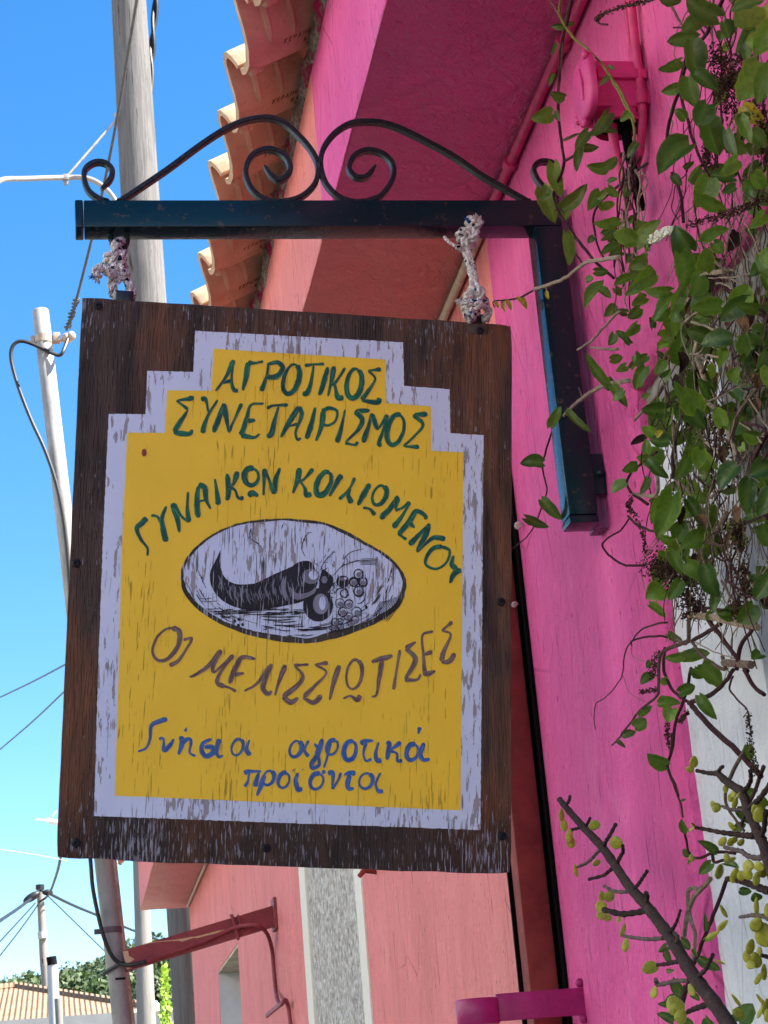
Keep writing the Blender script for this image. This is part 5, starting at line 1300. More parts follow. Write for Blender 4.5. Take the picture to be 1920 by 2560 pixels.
b = MB(); stems(b, 'P', [([(545, -20), (533, 50), (545, 100), (610, 200), (680, 260), (770, 350), (830, 450), (890, 560), (940, 690), (930, 800)], 5, 4, .9), ([(800, 400), (860, 480), (900, 560), (945, 660)], 4, 3, .9)], .07); obj('young_shoot', b, M_shoot, va, True)
b = MB()
leaves(b, 'P', [((500, 610), (388, 640), 95, .5), ((565, 520), (485, 495), 62, .3), ((560, 145), (488, 145), 34, .2), ((575, 130), (622, 128), 26, .2), ((520, 235), (490, 300), 26, .1), ((500, 400), (480, 460), 34, .1), ((520, 600), (540, 655), 34, .1),
  ((505, 885), (548, 1060), 88, .6), ((445, 1015), (512, 1202), 88, .55), ((535, 1135), (686, 988), 80, .35), ((470, 1010), (425, 1080), 60, .4), ((570, 1262), (588, 1432), 85, .55), ((580, 1140), (570, 1190), 36, .5),
  ((800, 612), (708, 735), 66, .2), ((690, 712), (618, 810), 60, .15), ((650, 790), (752, 800), 52, .15), ((645, 800), (628, 922), 46, .1), ((562, 755), (646, 712), 26, .1), ((910, 605), (862, 655), 55, .45), ((770, 700), (852, 712), 36, .1), ((950, 770), (900, 840), 50, .1), ((800, 408), (748, 462), 32, .3), ((800, 355), (836, 372), 26, .1)], .075)
leaves(b, 'P', [((190, 1625), (208, 1660), 22, .95), ((235, 1620), (240, 1680), 26, .96), ((250, 1620), (275, 1675), 26, .96), ((330, 1602), (362, 1660), 40, .96), ((310, 1605), (340, 1640), 30, .96), ((465, 1570), (476, 1612), 24, .96)], .085)
obj('leaves', b, M_leaf, va, True)
b = MB(); specks(b, 'P', [(1020, 5), (960, 18), (900, 28), (840, 48), (780, 70), (745, 95), (738, 115)], 330, .0042, .0012, .0026, .09)
b.cur = (.3, 0, 0); b.tube(smooth_path([vp('P', p, .09) for p in [(1090, -20), (1020, 5), (900, 30), (780, 72), (742, 105), (755, 128), (795, 132)]], 5), .0013, 6)
obj('dried_spike', b, M_dry, va)

# B: the big mass at the right
vb = thing('climbing_vine', 'dense mass of climbing vine with dry brown twigs hanging over the white window surround', 'vine', vp('Q', (1300, 900)), 'climbing plants')
b = MB()
stems(b, 'P', [([(1420, -20), (1390, 60), (1330, 180), (1250, 290), (1212, 370), (1190, 470), (1150, 580), (1120, 700), (1113, 800)], 6, 5, .1), ([(1300, -20), (1275, 120), (1215, 330), (1180, 480)], 5, 5, .1), ([(1185, 500), (1220, 620), (1250, 740), (1300, 870), (1345, 945)], 5, 4, .1),
  ([(1140, 930), (1175, 1000), (1195, 1090), (1205, 1200)], 5, 5, .15), ([(1215, 1345), (1300, 1430), (1420, 1540), (1530, 1640), (1640, 1700), (1760, 1780)], 7, 8, .12), ([(1435, 1463), (1380, 1470), (1320, 1480), (1250, 1560), (1232, 1650), (1228, 1724)], 8, 8, .95),
  ([(1115, 0), (1160, 70), (1205, 150)], 5, 4, .5), ([(1205, 150), (1150, 150)], 3, 2, .1), ([(1340, 160), (1290, 130), (1320, 200)], 3, 3, .1), ([(1230, 780), (1270, 800), (1280, 830)], 3, 3, .1),
  ([(1010, 880), (900, 960), (800, 1050), (735, 1120), (718, 1200), (740, 1320), (780, 1400)], 5, 3, .1), ([(870, 1200), (920, 1240), (960, 1255)], 7, 6, .8)], .05)
# upright bundle beside the bracket
for i in range(16):
    x = rnd(870, 990); pts = [(x + rnd(-20, 20), 860 + rnd(-60, 60))]
    for y in range(960, 1900, 120): pts.append((x + rnd(-28, 28) - (y - 900) * .035, y + rnd(-30, 30)))
    stems(b, 'P', [(pts[:rnd(5, 9).__int__()], rnd(2, 4.5), rnd(1.5, 3.5), random.choice((.05, .1, .15, .4, .8, .95)))], rnd(.03, .06))
stems(b, 'Q', [([(840, 595), (700, 620), (620, 660), (560, 700), (500, 750), (440, 810)], 8, 6, .95), ([(440, 810), (410, 850), (380, 900), (350, 990), (322, 1090), (330, 1160), (348, 1240), (330, 1310), (300, 1400), (240, 1510), (160, 1580), (75, 1645)], 4, 2, .15),
  ([(780, 180), (650, 320), (600, 370), (530, 415)], 5, 4, .85), ([(770, 410), (700, 410), (650, 405), (600, 395)], 6, 3, .8), ([(600, 680), (560, 690), (535, 640)], 3, 2, .5),
  ([(930, 1690), (820, 1690), (740, 1650), (690, 1600), (682, 1560), (720, 1520), (790, 1480), (840, 1410)], 4, 3, .1), ([(830, 1400), (900, 1460), (1000, 1490), (1120, 1470)], 4, 5, .3), ([(1000, 1020), (930, 1070), (850, 1140), (825, 1200), (850, 1260), (950, 1330)], 4, 5, .1),
  ([(860, 1270), (940, 1280), (1000, 1265), (1000, 1160), (980, 1140)], 7, 6, .9), ([(1000, 1270), (1020, 1380), (1040, 1480)], 4, 4, .6), ([(1050, 600), (990, 700), (920, 770), (870, 830)], 6, 5, .8), ([(1260, 560), (1280, 700), (1390, 800), (1420, 900), (1460, 1000), (1470, 1100)], 7, 6, .9),
  ([(1600, 640), (1520, 740), (1470, 830), (1450, 940)], 7, 6, .6), ([(1260, 300), (1230, 430), (1260, 520), (1300, 640)], 8, 7, .95), ([(1330, 400), (1270, 560), (1200, 700), (1130, 850), (1100, 1010), (1095, 1180)], 5, 6, .3), ([(1659, 900), (1600, 1010), (1550, 1130)], 7, 5, .1), ([(1540, 380), (1580, 440), (1600, 540)], 8, 6, .2),
  ([(1290, 960), (1360, 1020), (1420, 1090)], 4, 3, .95), ([(1420, 1370), (1380, 1450), (1320, 1540), (1300, 1570)], 8, 9, .5), ([(1110, 1180), (1200, 1270), (1230, 1420)], 5, 4, .6), ([(1250, 1540), (1290, 1720), (1360, 1830), (1440, 1960)], 3, 2, .9), ([(1560, 1180), (1620, 1300), (1659, 1420)], 7, 6, .2),
  ([(1659, 250), (1620, 190), (1560, 140), (1480, 90)], 7, 7, .15)], .055)
stems(b, 'T', [([(1060, 370), (960, 390), (890, 430), (860, 470), (820, 530), (803, 600), (800, 660), (770, 730), (700, 810), (640, 850), (632, 920), (636, 1005)], 3, 1.5, .3), ([(1075, 460), (980, 452), (860, 475), (850, 510)], 4, 2, .1), ([(800, 680), (830, 770), (870, 810), (925, 840)], 1.5, 1, .6), ([(850, 500), (860, 570), (925, 600)], 1.5, 1, .7),
  ([(1195, 480), (1060, 530), (1015, 590), (1012, 740), (1000, 810), (900, 890), (840, 970), (770, 1060), (735, 1098)], 6, 3, .35), ([(1050, 520), (1040, 640), (1060, 700), (1100, 780), (1200, 850)], 5, 5, .15), ([(1205, 640), (1160, 830), (1110, 960), (1092, 1130), (1060, 1220), (1110, 1330), (1130, 1400)], 5, 4, .12),
  ([(1205, 865), (1300, 970), (1480, 1140), (1620, 1280)], 8, 8, .05), ([(1250, 250), (1310, 360), (1400, 480), (1480, 590), (1540, 660)], 8, 6, .12), ([(1570, 270), (1580, 380), (1500, 510), (1470, 650)], 6, 6, .2), ([(1190, 850), (1320, 800), (1400, 730), (1450, 650)], 7, 6, .2), ([(1210, 480), (1330, 410), (1380, 380)], 6, 6, .1), ([(1100, 460), (1180, 490), (1190, 300), (1180, 180)], 6, 6, .5),
  ([(1200, 480), (1270, 570), (1400, 650), (1390, 570)], 5, 6, .4), ([(1200, 330), (1330, 340), (1450, 370), (1600, 400)], 11, 9, .95), ([(1150, 350), (1280, 290), (1420, 300), (1540, 320)], 4, 4, .1), ([(1400, 610), (1560, 620)], 11, 12, .55), ([(1450, 690), (1430, 760), (1480, 830), (1540, 900), (1560, 1050)], 3, 2, .1), ([(1210, 480), (1340, 545), (1480, 590)], 2, 2, .9), ([(1520, 650), (1570, 740), (1640, 800)], 6, 6, .2)], .05)
stems(b, 'U', [([(715, -60), (712, 60), (700, 150), (655, 255), (700, 360), (740, 460), (780, 560), (802, 640), (822, 770)], 5, 3, .25), ([(835, 890), (845, 960), (860, 1050), (885, 1140)], 4, 3, .15), ([(885, 1160), (980, 1165), (1100, 1120), (1200, 1110), (1330, 1120)], 4, 5, .2), ([(1250, 380), (1235, 560), (1290, 720), (1420, 900)], 5, 4, .4), ([(1620, 260), (1560, 420), (1480, 620), (1400, 850)], 6, 5, .3), ([(1440, 60), (1350, 240), (1280, 390)], 6, 6, .5), ([(1110, 1130), (1130, 1210), (1220, 1190)], 5, 4, .1)], .05)
stems(b, 'V', [([(1090, -10), (1020, 70), (950, 150), (880, 290), (850, 430), (835, 560)], 8, 7, .75), ([(970, 100), (930, 85), (880, 95), (868, 150), (880, 300), (905, 420), (940, 520), (930, 680), (920, 800)], 7, 5, .7), ([(1255, -10), (1165, 240), (1060, 500), (970, 740), (890, 940), (815, 1220)], 6, 6, .12), ([(1050, 500), (1035, 480)], 3, 2, .1), ([(840, 1040), (800, 1180), (720, 1330), (710, 1422)], 5, 5, .3)], .05)
# free twigs of the tangle
for i in range(125):
    x = 1665 + 270 * random.random() ** .8; y = rnd(-60, 1450); L_ = rnd(120, 420); pts = [(x, y)]; dx = rnd(-.5, .5)
    if y > 760: x = rnd(1690, 1935)
    if y > 1000 and x < 1760 and random.random() < .6: x += 130
    pts = [(x, y)]
    for k in range(5): dx = dx * .5 + rnd(-.5, .5); x += dx * L_ / 5; y += L_ / 5 * rnd(.6, 1.2); pts.append((x, y))
    stems(b, 'N', [(pts, rnd(1.0, 3.4), rnd(.7, 1.8), random.choice((.05, .1, .12, .2, .3, .45, .6, .95)))], rnd(.012, .065))
for i in range(170):                                    # fine tan strands
    x, y = 1680 + 255 * random.random() ** .8, rnd(380, 1350); L_ = rnd(90, 330); dx = rnd(-.35, .35); pts = [(x, y)]
    if y > 950 and x < 1740 and random.random() < .5: x += 120; pts = [(x, y)]
    for k in range(4): dx = dx * .6 + rnd(-.35, .35); x += dx * L_ / 4; y += L_ / 4; pts.append((x, y))
    stems(b, 'N', [(pts, rnd(.8, 2.2), rnd(.6, 1.5), random.choice((.4, .5, .6, .7, .95)))], rnd(.012, .065))
for i in range(60):                                     # short cross twigs
    x, y = rnd(1690, 1920), rnd(640, 1480); a = rnd(-1, 1); L_ = rnd(40, 150)
    stems(b, 'N', [([(x, y), (x + L_ * .5 * math.cos(a), y + L_ * .5 * math.sin(a) + rnd(-15, 15)), (x + L_ * math.cos(a), y + L_ * math.sin(a))], rnd(1.5, 5), rnd(1, 3), random.choice((.1, .3, .7, .95)))], rnd(.02, .09))
for i in range(90):
    x, y = rnd(1640, 1800), rnd(840, 1420); L_ = rnd(90, 260); dx = rnd(-.3, .3); pts = [(x, y)]
    for k in range(4): dx = dx * .6 + rnd(-.4, .4); x += dx * L_ / 4; y += L_ / 4; pts.append((x, y))
    stems(b, 'N', [(pts, rnd(.9, 2.8), rnd(.6, 1.6), random.choice((.1, .2, .5, .7, .9)))], rnd(.012, .07))
obj('stem', b, M_stem, vb, True)
b = MB()
leaves(b, 'P', [((790, 905), (688, 892), 78, .4), ((780, 895), (850, 845), 62, .35), ((752, 1040), (688, 1135), 66, .3), ((745, 1060), (790, 1015), 46, .55), ((860, 1195), (715, 1215), 80, .75), ((750, 1115), (840, 1100), 56, .8), ((800, 1010), (860, 1060), 56, .5), ((800, 980), (850, 960), 40, .3), ((950, 1300), (822, 1262), 88, .6), ((960, 1322), (1085, 1183), 86, .65), ((720, 1275), (690, 1310), 36, .1), ((770, 1260), (850, 1230), 40, .1), ((845, 1330), (760, 1370), 60, .2), ((900, 1020), (880, 1060), 60, .1), ((890, 1290), (900, 1340), 50, .5),
  ((1240, 1350), (1150, 1225), 128, .02), ((1215, 640), (1155, 590), 58, .35), ((1235, 775), (1065, 925), 140, .12), ((1148, 945), (1195, 1000), 50, .1), ((1240, 980), (1305, 890), 66, .5), ((1205, 905), (1262, 870), 36, .2), ((1345, 960), (1275, 1120), 122, .55), ((1300, 1070), (1440, 1130), 90, .7), ((1190, 1368), (1222, 1555), 120, .45), ((1318, 1298), (1450, 1218), 76, .5), ((1370, 1310), (1420, 1365), 66, .5), ((1135, 1568), (998, 1562), 76, .6), ((1200, 1545), (1148, 1725), 90, .55), ((1130, 1590), (1040, 1722), 76, .5), ((1405, 1650), (1238, 1662), 90, .5), ((1535, 1630), (1400, 1730), 122, .05), ((1035, 1480), (898, 1595), 96, .6), ((990, 1398), (908, 1440), 70, .55), ((728, 1462), (800, 1462), 62, .3), ((765, 1540), (663, 1655), 84, .45), ((755, 1560), (815, 1605), 56, .3), ((905, 1495), (828, 1540), 60, .4), ((680, 1510), (720, 1500), 40, .4),
  ((1272, 210), (1113, 225), 96, .25), ((1290, 110), (1190, 175), 84, .2), ((1192, 330), (1078, 385), 78, .35), ((1175, 462), (1085, 500), 66, .5), ((1228, 415), (1290, 585), 116, .3), ((1262, 392), (1396, 482), 80, .1), ((1255, 225), (1290, 430), 150, .1), ((1330, 565), (1275, 680), 116, .12), ((1340, 640), (1400, 840), 130, .2), ((1385, 90), (1215, -10), 150, .2), ((1080, -10), (1190, 14), 60, .2), ((1605, 0), (1455, 60), 60, .3), ((1600, 30), (1480, 140), 185, .78), ((1680, 130), (1590, 300), 150, .8), ((1610, 335), (1492, 550), 150, .78), ((1690, 360), (1610, 550), 130, .4), ((1560, 190), (1500, 280), 110, .1), ((1565, 150), (1530, 330), 100, .2), ((1520, 570), (1640, 690), 105, .97), ((1510, 630), (1570, 770), 76, .5), ((1570, 700), (1640, 800), 80, .3), ((1420, 120), (1450, 210), 90, .05), ((1410, 170), (1400, 220), 60, .1), ((1440, 700), (1500, 860), 70, .1), ((1620, 1380), (1659, 1490), 80, .4), ((1480, 1010), (1410, 1040), 70, .1), ((1560, 1010), (1580, 1060), 60, .1)], .088)
leaves(b, 'Q', [((697, 608), (578, 428), 64, .4), ((738, 622), (815, 765), 62, .4), ((372, 872), (432, 745), 80, .4), ((470, 775), (622, 902), 62, .35), ((322, 1085), (188, 1090), 95, .15), ((318, 1300), (438, 1418), 62, .2), ((228, 1412), (358, 1468), 52, .2), ((75, 1630), (-50, 1590), 36, .3), ((930, 515), (868, 650), 82, .35), ((815, 510), (760, 540), 50, .55), ((745, 320), (715, 390), 50, .3), ((945, 450), (868, 515), 64, .3), ((1190, 735), (1292, 885), 96, .08), ((1078, 955), (955, 950), 108, .15), ((940, 1020), (935, 940), 60, .4), ((990, 932), (905, 872), 60, .9), ((1000, 925), (1040, 895), 46, .97), ((948, 1055), (1072, 1172), 76, .12), ((885, 1090), (793, 1132), 66, .4), ((810, 1200), (728, 1258), 66, .45), ((945, 1175), (898, 1272), 50, .25), ((1090, 1275), (985, 1520), 150, .5), ((1060, 1290), (970, 1450), 90, .6), ((1178, 1298), (1248, 1440), 84, .2), ((1482, 1098), (1365, 1235), 116, .08), ((1670, 1105), (1545, 1160), 120, .05), ((1550, 1185), (1535, 1395), 110, .05), ((1670, 1240), (1595, 1400), 120, .1), ((1640, 1190), (1640, 1290), 60, .6), ((1088, 1625), (1165, 1745), 66, .35), ((1178, 1680), (1295, 1785), 90, .5), ((1290, 1710), (1360, 1890), 130, .1), ((1132, 1790), (1068, 1895), 96, .3), ((1022, 1825), (938, 1885), 96, .75), ((1662, 1770), (1578, 1892), 120, .1), ((1442, 345), (1258, 372), 110, .15), ((1390, 400), (1375, 510), 76, .85), ((1310, 505), (1330, 590), 60, .85), ((1500, 980), (1520, 1010), 60, .88), ((1260, 1010), (1240, 1120), 100, .8), ((1180, 1060), (1120, 1180), 90, .25), ((1130, 1130), (1220, 1130), 60, .2), ((1330, 90), (1200, 160), 100, .2), ((1290, 190), (1370, 130), 60, .3), ((1160, 690), (1110, 600), 66, .4), ((1040, 580), (1080, 530), 56, .3), ((1450, 660), (1500, 720), 80, .15), ((1650, 430), (1600, 540), 100, .05), ((1040, 480), (990, 560), 66, .5), ((1140, 240), (1100, 180), 70, .2), ((880, 260), (800, 330), 66, .5), ((900, 170), (830, 230), 66, .2)], .085)
leaves(b, 'T', [((1042, 168), (942, 222), 92, .78), ((958, 268), (1055, 345), 66, .7), ((1152, 138), (1068, 205), 84, .3), ((1070, 440), (1155, 482), 62, .4), ((1150, 575), (1322, 562), 90, .4), ((1152, 570), (1048, 578), 60, .5), ((972, 678), (908, 732), 56, .15), ((1008, 850), (1142, 842), 66, .4), ((1092, 878), (1060, 958), 86, .8), ((1138, 782), (1232, 748), 84, .2), ((1268, 615), (1385, 755), 104, .45), ((1225, 640), (1290, 690), 70, .2), ((1248, 805), (1345, 955), 76, .3), ((895, 920), (972, 863), 46, .4), ((868, 990), (938, 942), 88, .4), ((798, 1035), (878, 1018), 62, .1), ((765, 1072), (818, 1108), 26, .1), ((1052, 1212), (943, 1148), 72, .4), ((1440, 330), (1350, 300), 70, .2), ((1330, 330), (1290, 360), 60, .6), ((1620, 560), (1560, 590), 90, .02), ((1540, 1100), (1560, 1190), 56, .3), ((1040, 700), (1060, 740), 50, .8), ((960, 600), (940, 640), 40, .15), ((1480, 1480), (1600, 1560), 80, .2)], .055)
leaves(b, 'U', [((862, 895), (808, 775), 98, .3), ((885, 1140), (818, 1075), 72, .3), ((1135, 1100), (965, 995), 106, .1), ((935, 1162), (868, 1212), 52, .55), ((1092, 1222), (976, 1325), 92, .3), ((660, 225), (470, 140), 90, .45), ((800, 600), (855, 580), 30, .1), ((1440, 560), (1560, 500), 100, .2), ((1600, 640), (1620, 560), 120, .55), ((1540, 780), (1600, 680), 120, .75), ((1230, 1210), (1370, 1250), 100, .1), ((1350, 880), (1440, 830), 90, .15), ((1380, 1480), (1500, 1500), 80, .08)], .055)
leaves(b, 'V', [((665, 655), (585, 710), 86, .12), ((640, 715), (695, 805), 76, .15), ((800, 590), (892, 690), 112, .12), ((985, 780), (1190, 905), 112, .1), ((1042, 505), (1032, 325), 54, .05), ((800, 1100), (725, 970), 100, .15), ((735, 1010), (800, 1180), 90, .12), ((722, 1150), (638, 1210), 82, .08), ((690, 1240), (575, 1230), 76, .1), ((725, 1395), (565, 1310), 112, .1), ((900, 1130), (990, 1190), 70, .15), ((1040, 1360), (1130, 1440), 110, .12), ((1370, 1400), (1510, 1220), 190, .3), ((660, 900), (730, 890), 46, .25), ((920, 680), (960, 760), 60, .3), ((1045, 590), (1170, 510), 60, .7), ((830, 1400), (930, 1440), 80, .1), ((1520, 130), (1580, 200), 100, .05)], .055)
for i in range(130):                                    # the smaller leaves inside the tangle
    x, y = rnd(1690, 1935), rnd(-30, 1560); a = rnd(0, 6.28); L_ = rnd(28, 70)
    if (y > 1000 and x < 1800 and random.random() < .5) or (y < 640 and x < 1800): continue
    leaves(b, 'N', [((x, y), (x + L_ * math.cos(a), y + L_ * math.sin(a)), L_ * rnd(.55, .9), rnd(.0, .5) if random.random() < .88 else rnd(.75, .92))], rnd(.01, .06))
for i in range(85):
    x, y = 1645 + 150 * random.random(), rnd(780, 1420); a = rnd(0, 6.28); L_ = rnd(26, 66)
    leaves(b, 'N', [((x, y), (x + L_ * math.cos(a), y + L_ * math.sin(a)), L_ * rnd(.6, .9), rnd(.1, .8))], rnd(.012, .06))
for i in range(30):                                     # fresh leaves on the outside of the mass
    x, y = rnd(1730, 1935), rnd(-40, 1250); a = rnd(0, 6.28); L_ = rnd(34, 64)
    if y < 640 and x < 1800: continue
    leaves(b, 'N', [((x, y), (x + L_ * math.cos(a), y + L_ * math.sin(a)), L_ * rnd(.7, 1.0), rnd(.25, .88))], rnd(.07, .10))
for i in range(40):
    x, y = rnd(1480, 1660), rnd(430, 1000); a = rnd(0, 6.28); L_ = rnd(22, 46)
    if abs(x - (1575 - (y - 430) * .0)) > 60: continue
    leaves(b, 'N', [((x, y), (x + L_ * math.cos(a), y + L_ * math.sin(a)), L_ * rnd(.55, .9), rnd(.0, .6))], rnd(.03, .06))
obj('leaves', b, M_leaf, vb, True)
b = MB()
specks(b, 'P', [(1659, 1065), (1550, 1110), (1450, 1150), (1350, 1175), (1230, 1215)], 420, .0050, .0012, .0028, .07)
specks(b, 'X', [(1000, 650), (1050, 850), (1080, 1050), (1120, 1250), (1180, 1450)], 700, .016, .0012, .003, .06); specks(b, 'X', [(1400, 680), (1300, 780), (1200, 950), (1110, 1150)], 420, .010, .0012, .003, .07)
specks(b, 'X', [(840, 1480), (860, 1750), (860, 2000), (870, 2150)], 420, .006, .0012, .0028, .075); specks(b, 'X', [(1500, 1150), (1560, 1500), (1600, 1800), (1640, 2100)], 500, .012, .0012, .003, .06)
specks(b, 'Q', [(850, 1280), (830, 1350), (880, 1400), (920, 1520), (930, 1620)], 260, .0045, .0012, .0028, .06); specks(b, 'Q', [(1000, 1640), (1050, 1720), (1100, 1750)], 600, .018, .0014, .0032, .05); specks(b, 'T', [(960, 40), (1060, 60), (1150, 130), (1200, 250), (1260, 300)], 1100, .019, .0014, .0032, .05)
specks(b, 'T', [(1490, 30), (1520, 150), (1500, 260), (1470, 330)], 500, .012, .0012, .003, .06); specks(b, 'T', [(1000, 560), (970, 700)], 200, .007, .0012, .0026, .05); specks(b, 'T', [(900, 780), (1000, 770)], 130, .004, .0012, .0026, .05); specks(b, 'T', [(1070, 950), (1060, 1050), (1090, 1120)], 170, .004, .0012, .0028, .05); specks(b, 'T', [(1180, 900), (1140, 960)], 100, .004, .0012, .0026, .05)
specks(b, 'T', [(1540, 900), (1550, 1050), (1570, 1180), (1590, 1260)], 220, .005, .0012, .0026, .06); specks(b, 'Z', [(1350, 1600), (1370, 1900)], 350, .010, .0012, .003, .06); specks(b, 'Z', [(900, 500), (1150, 700), (1350, 900)], 700, .026, .0014, .0034, .03)
for i in range(34):                                     # withered hanging leaves
    x, y = rnd(1690, 1925), rnd(560, 1500); a = rnd(1.0, 2.1); L_ = rnd(22, 56); o = len(b.v)
    if y > 1050 and x < 1790 and random.random() < .7: continue
    leaves(b, 'N', [((x, y), (x + L_ * math.cos(a), y + L_ * math.sin(a)), L_ * rnd(.3, .6), rnd(0, 1))], rnd(.02, .09))
    for k in range(o, len(b.v)): b.a[k] = (b.a[k][0], 0, 0)
leaves(b, 'Q', [((1190, 270), (1180, 350), 50, .7), ((1130, 570), (1150, 680), 80, .1), ((1500, 210), (1540, 310), 70, .9), ((1420, 520), (1440, 600), 46, 1), ((1600, 570), (1600, 650), 60, .7), ((1480, 1350), (1480, 1440), 50, .95), ((1250, 1400), (1290, 1470), 50, .8), ((930, 930), (845, 975), 40, .05), ((1150, 1350), (1140, 1450), 46, .4)], .08)
obj('dried_flowers', b, M_dry, vb)
b = MB(); 
for _ in range(150):
    q_ = random.random(); p = vp('P', (1135 - 100 * q_ + rnd(-22, 22), 1232 + 60 * q_ + rnd(-22, 22)), .085 + rnd(-.006, .006)); b.ball(p, rnd(.0009, .0022), None, 6, 4)
obj('blossom', b, M_flower, vb, True)
b = MB(); b.cur = (.85, 0, 0)
for _ in range(26):
    q_ = random.random(); p = vp('P', (1030 - 35 * q_ + rnd(-14, 14), 1300 + 70 * q_ + rnd(-8, 8)), .085 + rnd(-.004, .004)); b.ball(p, (.0013, .0013, .0024), None, 6, 4)
obj('buds', b, M_leaf, vb, True)

# succulents at the lower right
def succulent(name, label, c, main, stubs, lvs, off, gs):
    t = thing(name, label, 'plant', vp(c, main[0][0], off), 'succulent plants')
    b = MB(); pts, r0, r1 = main[0], main[1], main[2]
    P = smooth_path([vp(c, p, off) for p in pts], 6); n = len(P)
    rad = [gs * (r0 + (r1 - r0) * (i / n) ** .8) * .00050 * (1 + .10 * mnoise.noise((P[i].x * 120, P[i].z * 120, 2)) + (.10 if i % 7 == 0 else 0)) for i in range(n)]
    b.cur = (.35, 0, 0); b.tube(P, rad, 12)
    for pts, a0, a1, tint in stubs:
        d0 = rnd(-.008, .016); k = len(pts)
        P = smooth_path([vp(c, p, off + d0 * i / (k - 1)) for i, p in enumerate(pts)], 5); n = len(P)
        b.cur = (tint, 0, 0); b.tube(P, [gs * (a0 + (a1 - a0) * i / n) * .00050 * (1 + (.20 if i % 3 == 0 else -.06)) for i in range(n)], 8)
    obj('branch', b, M_sbark, t, True, angle=60)
    b = MB(); s_ = CROP[c][2]
    for x, y, rx, ry, rot, tint in lvs:
        p = vp(c, (x, y), off + rnd(-.004, .012)); dpt = (p - CAM).dot(CF) / F_PX / s_
        M3 = Matrix((CR, CU, -CF)).transposed() @ Matrix.Rotation(math.radians(rot), 3, 'Z') @ Matrix.Rotation(rnd(-.7, .7), 3, 'Y') @ Matrix.Rotation(rnd(-.5, .5), 3, 'X')
        bm = bmesh.new(); bmesh.ops.create_uvsphere(bm, u_segments=14, v_segments=10, radius=1)
        for v in bm.verts:
            y_ = v.co.y; k = .72 + .30 * (1 - y_) * .5 * 1.5 if y_ < 0 else .72 + .225 * (1 - y_)
            v.co.x *= min(1.05, k); v.co.z = v.co.z * .38 + .10 * y_ * y_
        b.cur = (tint, 0, 0)
        b.bm(bm, Matrix.Translation(p) @ (M3.to_4x4()) @ Matrix.Diagonal((rx * 1.15 * dpt, ry * 1.12 * dpt, min(rx, ry) * dpt, 1)))
    obj('leaves', b, M_succ, t, True)
    return t
sl_ = [(435, 325, 22, 36, 10, .85), (450, 385, 22, 38, -5, .6), (482, 448, 20, 36, -8, .6), (490, 485, 25, 34, 10, .55), (630, 385, 33, 27, 20, .2), (760, 488, 38, 36, 10, .3), (642, 608, 25, 20, 20, .4), (520, 655, 15, 36, 10, .7), (675, 805, 22, 28, 15, .35), (720, 805, 33, 32, -20, .3), (668, 865, 36, 28, 25, .75), (675, 915, 30, 32, 0, .92), (705, 932, 30, 22, 30, .4), (775, 942, 12, 20, -10, .6), (800, 1008, 20, 43, 5, .6), (816, 1095, 20, 38, -10, .5), (960, 1228, 48, 36, 8, .35), (985, 1376, 23, 34, -8, .6), (1108, 1455, 50, 56, 25, .55), (1142, 1520, 35, 40, -25, .5), (1205, 1362, 20, 34, 25, .55), (1205, 580, 16, 20, 0, .5)]
m_ = ([(425, 235), (470, 290), (540, 370), (610, 445), (680, 520), (750, 620), (830, 740), (900, 820), (960, 890), (1020, 970), (1080, 1050), (1140, 1150), (1200, 1250), (1270, 1350), (1340, 1440), (1450, 1600), (1560, 1750)], 14, 30)
s_ = [([(560, 395), (530, 405), (490, 415)], 8, 7, .2), ([(585, 385), (598, 360), (605, 343)], 7, 6, .1), ([(685, 520), (700, 480), (725, 440), (755, 383)], 9, 8, .3), ([(680, 520), (645, 550), (620, 580), (580, 612), (533, 632)], 8, 7, .8), ([(768, 605), (785, 570), (800, 545), (798, 508)], 9, 7, .1), ([(750, 632), (715, 660), (680, 685), (600, 706)], 9, 7, .05), ([(870, 760), (895, 730), (915, 700), (942, 660)], 8, 7, .2), ([(850, 770), (800, 782), (740, 775), (690, 748)], 9, 7, .9), ([(950, 890), (870, 905), (790, 912), (690, 888)], 13, 12, .02), ([(1080, 1020), (1105, 985), (1125, 940), (1140, 890)], 8, 5, .2), ([(1040, 1055), (960, 1062), (880, 1055), (808, 1043)], 9, 7, .8), ([(1150, 1190), (1100, 1198), (1060, 1208), (1005, 1214)], 10, 7, .05), ([(1250, 1280), (1290, 1240), (1310, 1200), (1332, 1155)], 9, 7, .3), ([(1190, 1308), (1130, 1308), (1070, 1320), (1005, 1330), (995, 1300)], 9, 9, .8), ([(1310, 1445), (1250, 1465), (1210, 1480), (1165, 1502)], 12, 8, .05), ([(465, 265), (480, 240), (486, 214)], 8, 7, .4), ([(930, 850), (945, 815), (935, 785)], 9, 9, .3), ([(1110, 1090), (1125, 1050), (1100, 1020)], 8, 7, .6)]
succulent('succulent_plant', 'long brown diagonal succulent stem with short stubs and yellow green leaves', 'W', m_, s_, sl_, .10, .56)
ml = ([(1160, 325), (1210, 375), (1270, 425), (1340, 470), (1405, 515), (1435, 600), (1455, 690), (1500, 780), (1540, 870), (1580, 960), (1620, 1050), (1670, 1220), (1740, 1420)], 26, 44)
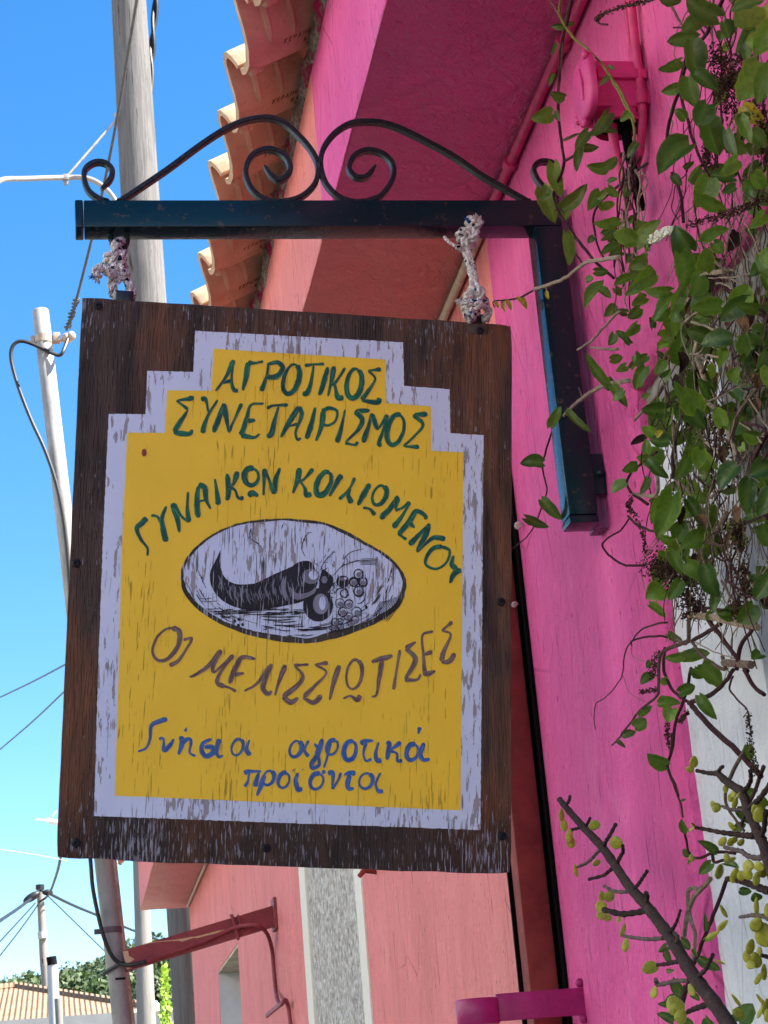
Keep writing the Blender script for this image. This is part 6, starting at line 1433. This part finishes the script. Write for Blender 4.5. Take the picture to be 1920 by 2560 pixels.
ms_ = [([(1165, 335), (1110, 328), (1060, 325), (960, 303)], 20, 15, .1), ([(1165, 320), (1190, 280), (1215, 262)], 15, 13, .3), ([(1405, 510), (1460, 460), (1490, 390), (1484, 305)], 18, 15, .1), ([(1440, 690), (1380, 692), (1330, 690), (1270, 680), (1205, 652)], 16, 12, .7), ([(1475, 670), (1530, 620), (1590, 560), (1680, 440)], 20, 20, .3), ([(1540, 950), (1470, 945), (1400, 940), (1290, 925), (1180, 910), (1060, 885), (950, 865)], 26, 14, .03), ([(1620, 1160), (1540, 1165), (1450, 1140), (1400, 1100), (1330, 1085), (1230, 1060)], 22, 15, .8), ([(1690, 1500), (1600, 1470), (1500, 1430), (1430, 1405), (1370, 1390), (1250, 1368)], 30, 18, .05), ([(1600, 940), (1625, 850), (1640, 700)], 20, 20, .1), ([(950, 865), (930, 840), (905, 820)], 6, 4, .95),
 ([(1700, 1790), (1630, 1745), (1560, 1735), (1500, 1730), (1440, 1740), (1380, 1748)], 20, 12, .85), ([(1700, 2155), (1650, 2140), (1590, 2125)], 18, 14, .3)]
LV = [(925, 215, 46, 55, 0, .9), (890, 290, 42, 34, -35, .88), (1290, 572, 30, 38, 15, .55), (1322, 530, 30, 40, -10, .6), (1335, 618, 30, 56, -12, .7), (1382, 545, 27, 32, 10, .55), (1145, 665, 48, 44, 50, .55), (1120, 640, 30, 40, 20, .8), (1212, 1000, 36, 52, -35, .92), (1288, 1008, 36, 40, 10, .5), (1322, 985, 40, 36, 0, .45), (1392, 1010, 34, 40, -20, .5), (1300, 850, 24, 46, 40, .9), (1330, 880, 28, 24, 0, .4), (1178, 1295, 62, 76, 20, .4), (1252, 1160, 30, 42, 10, .5), (1300, 1180, 34, 44, -40, .3), (1330, 1335, 40, 76, -15, .4), (1395, 1340, 40, 46, 20, .8), (1465, 1238, 56, 52, 10, .5), (1572, 1248, 54, 46, -10, .55), (1460, 1320, 52, 60, -20, .5), (1545, 1370, 38, 66, -10, .45), (1610, 1300, 46, 60, 20, .3), (1570, 660, 60, 100, -20, .2), (1570, 740, 58, 70, 10, .45), (1240, 480, 26, 40, 0, .35), (910, 835, 12, 30, 20, .6), (905, 880, 12, 34, -60, .7),
 (1218, 1690, 26, 66, 15, .6), (1212, 1830, 28, 68, -40, .6), (1115, 1925, 26, 70, -65, .4), (1545, 1820, 58, 74, -25, .3), (1625, 1920, 96, 112, 10, .4), (1545, 1640, 26, 80, 0, .5), (1650, 1680, 30, 60, 0, .6), (1485, 2040, 42, 74, -10, .45), (1450, 2140, 42, 56, 15, .4), (1540, 2170, 52, 80, 20, .4), (1575, 2080, 26, 36, 0, .35), (1490, 2220, 46, 40, 10, .55), (1618, 2290, 36, 74, -5, .4), (1565, 2355, 26, 62, -30, .45), (1180, 2190, 14, 52, 70, .75), (1365, 2700, 60, 50, -40, .3), (1345, 2570, 20, 72, 35, .25), (1580, 2560, 16, 60, 35, .9), (1615, 2640, 26, 70, 5, .7), (1580, 2690, 20, 60, -25, .6), (1650, 2600, 26, 60, 20, .5), (1650, 2720, 30, 60, 0, .3)]
# the second plant's figures were measured in crop U, the lower ones 1385 rows further down
succulent('succulent_plant', 'branching brown succulent against the white wall with clustered plump leaves', 'U', ml, ms_, LV, .085, .27)
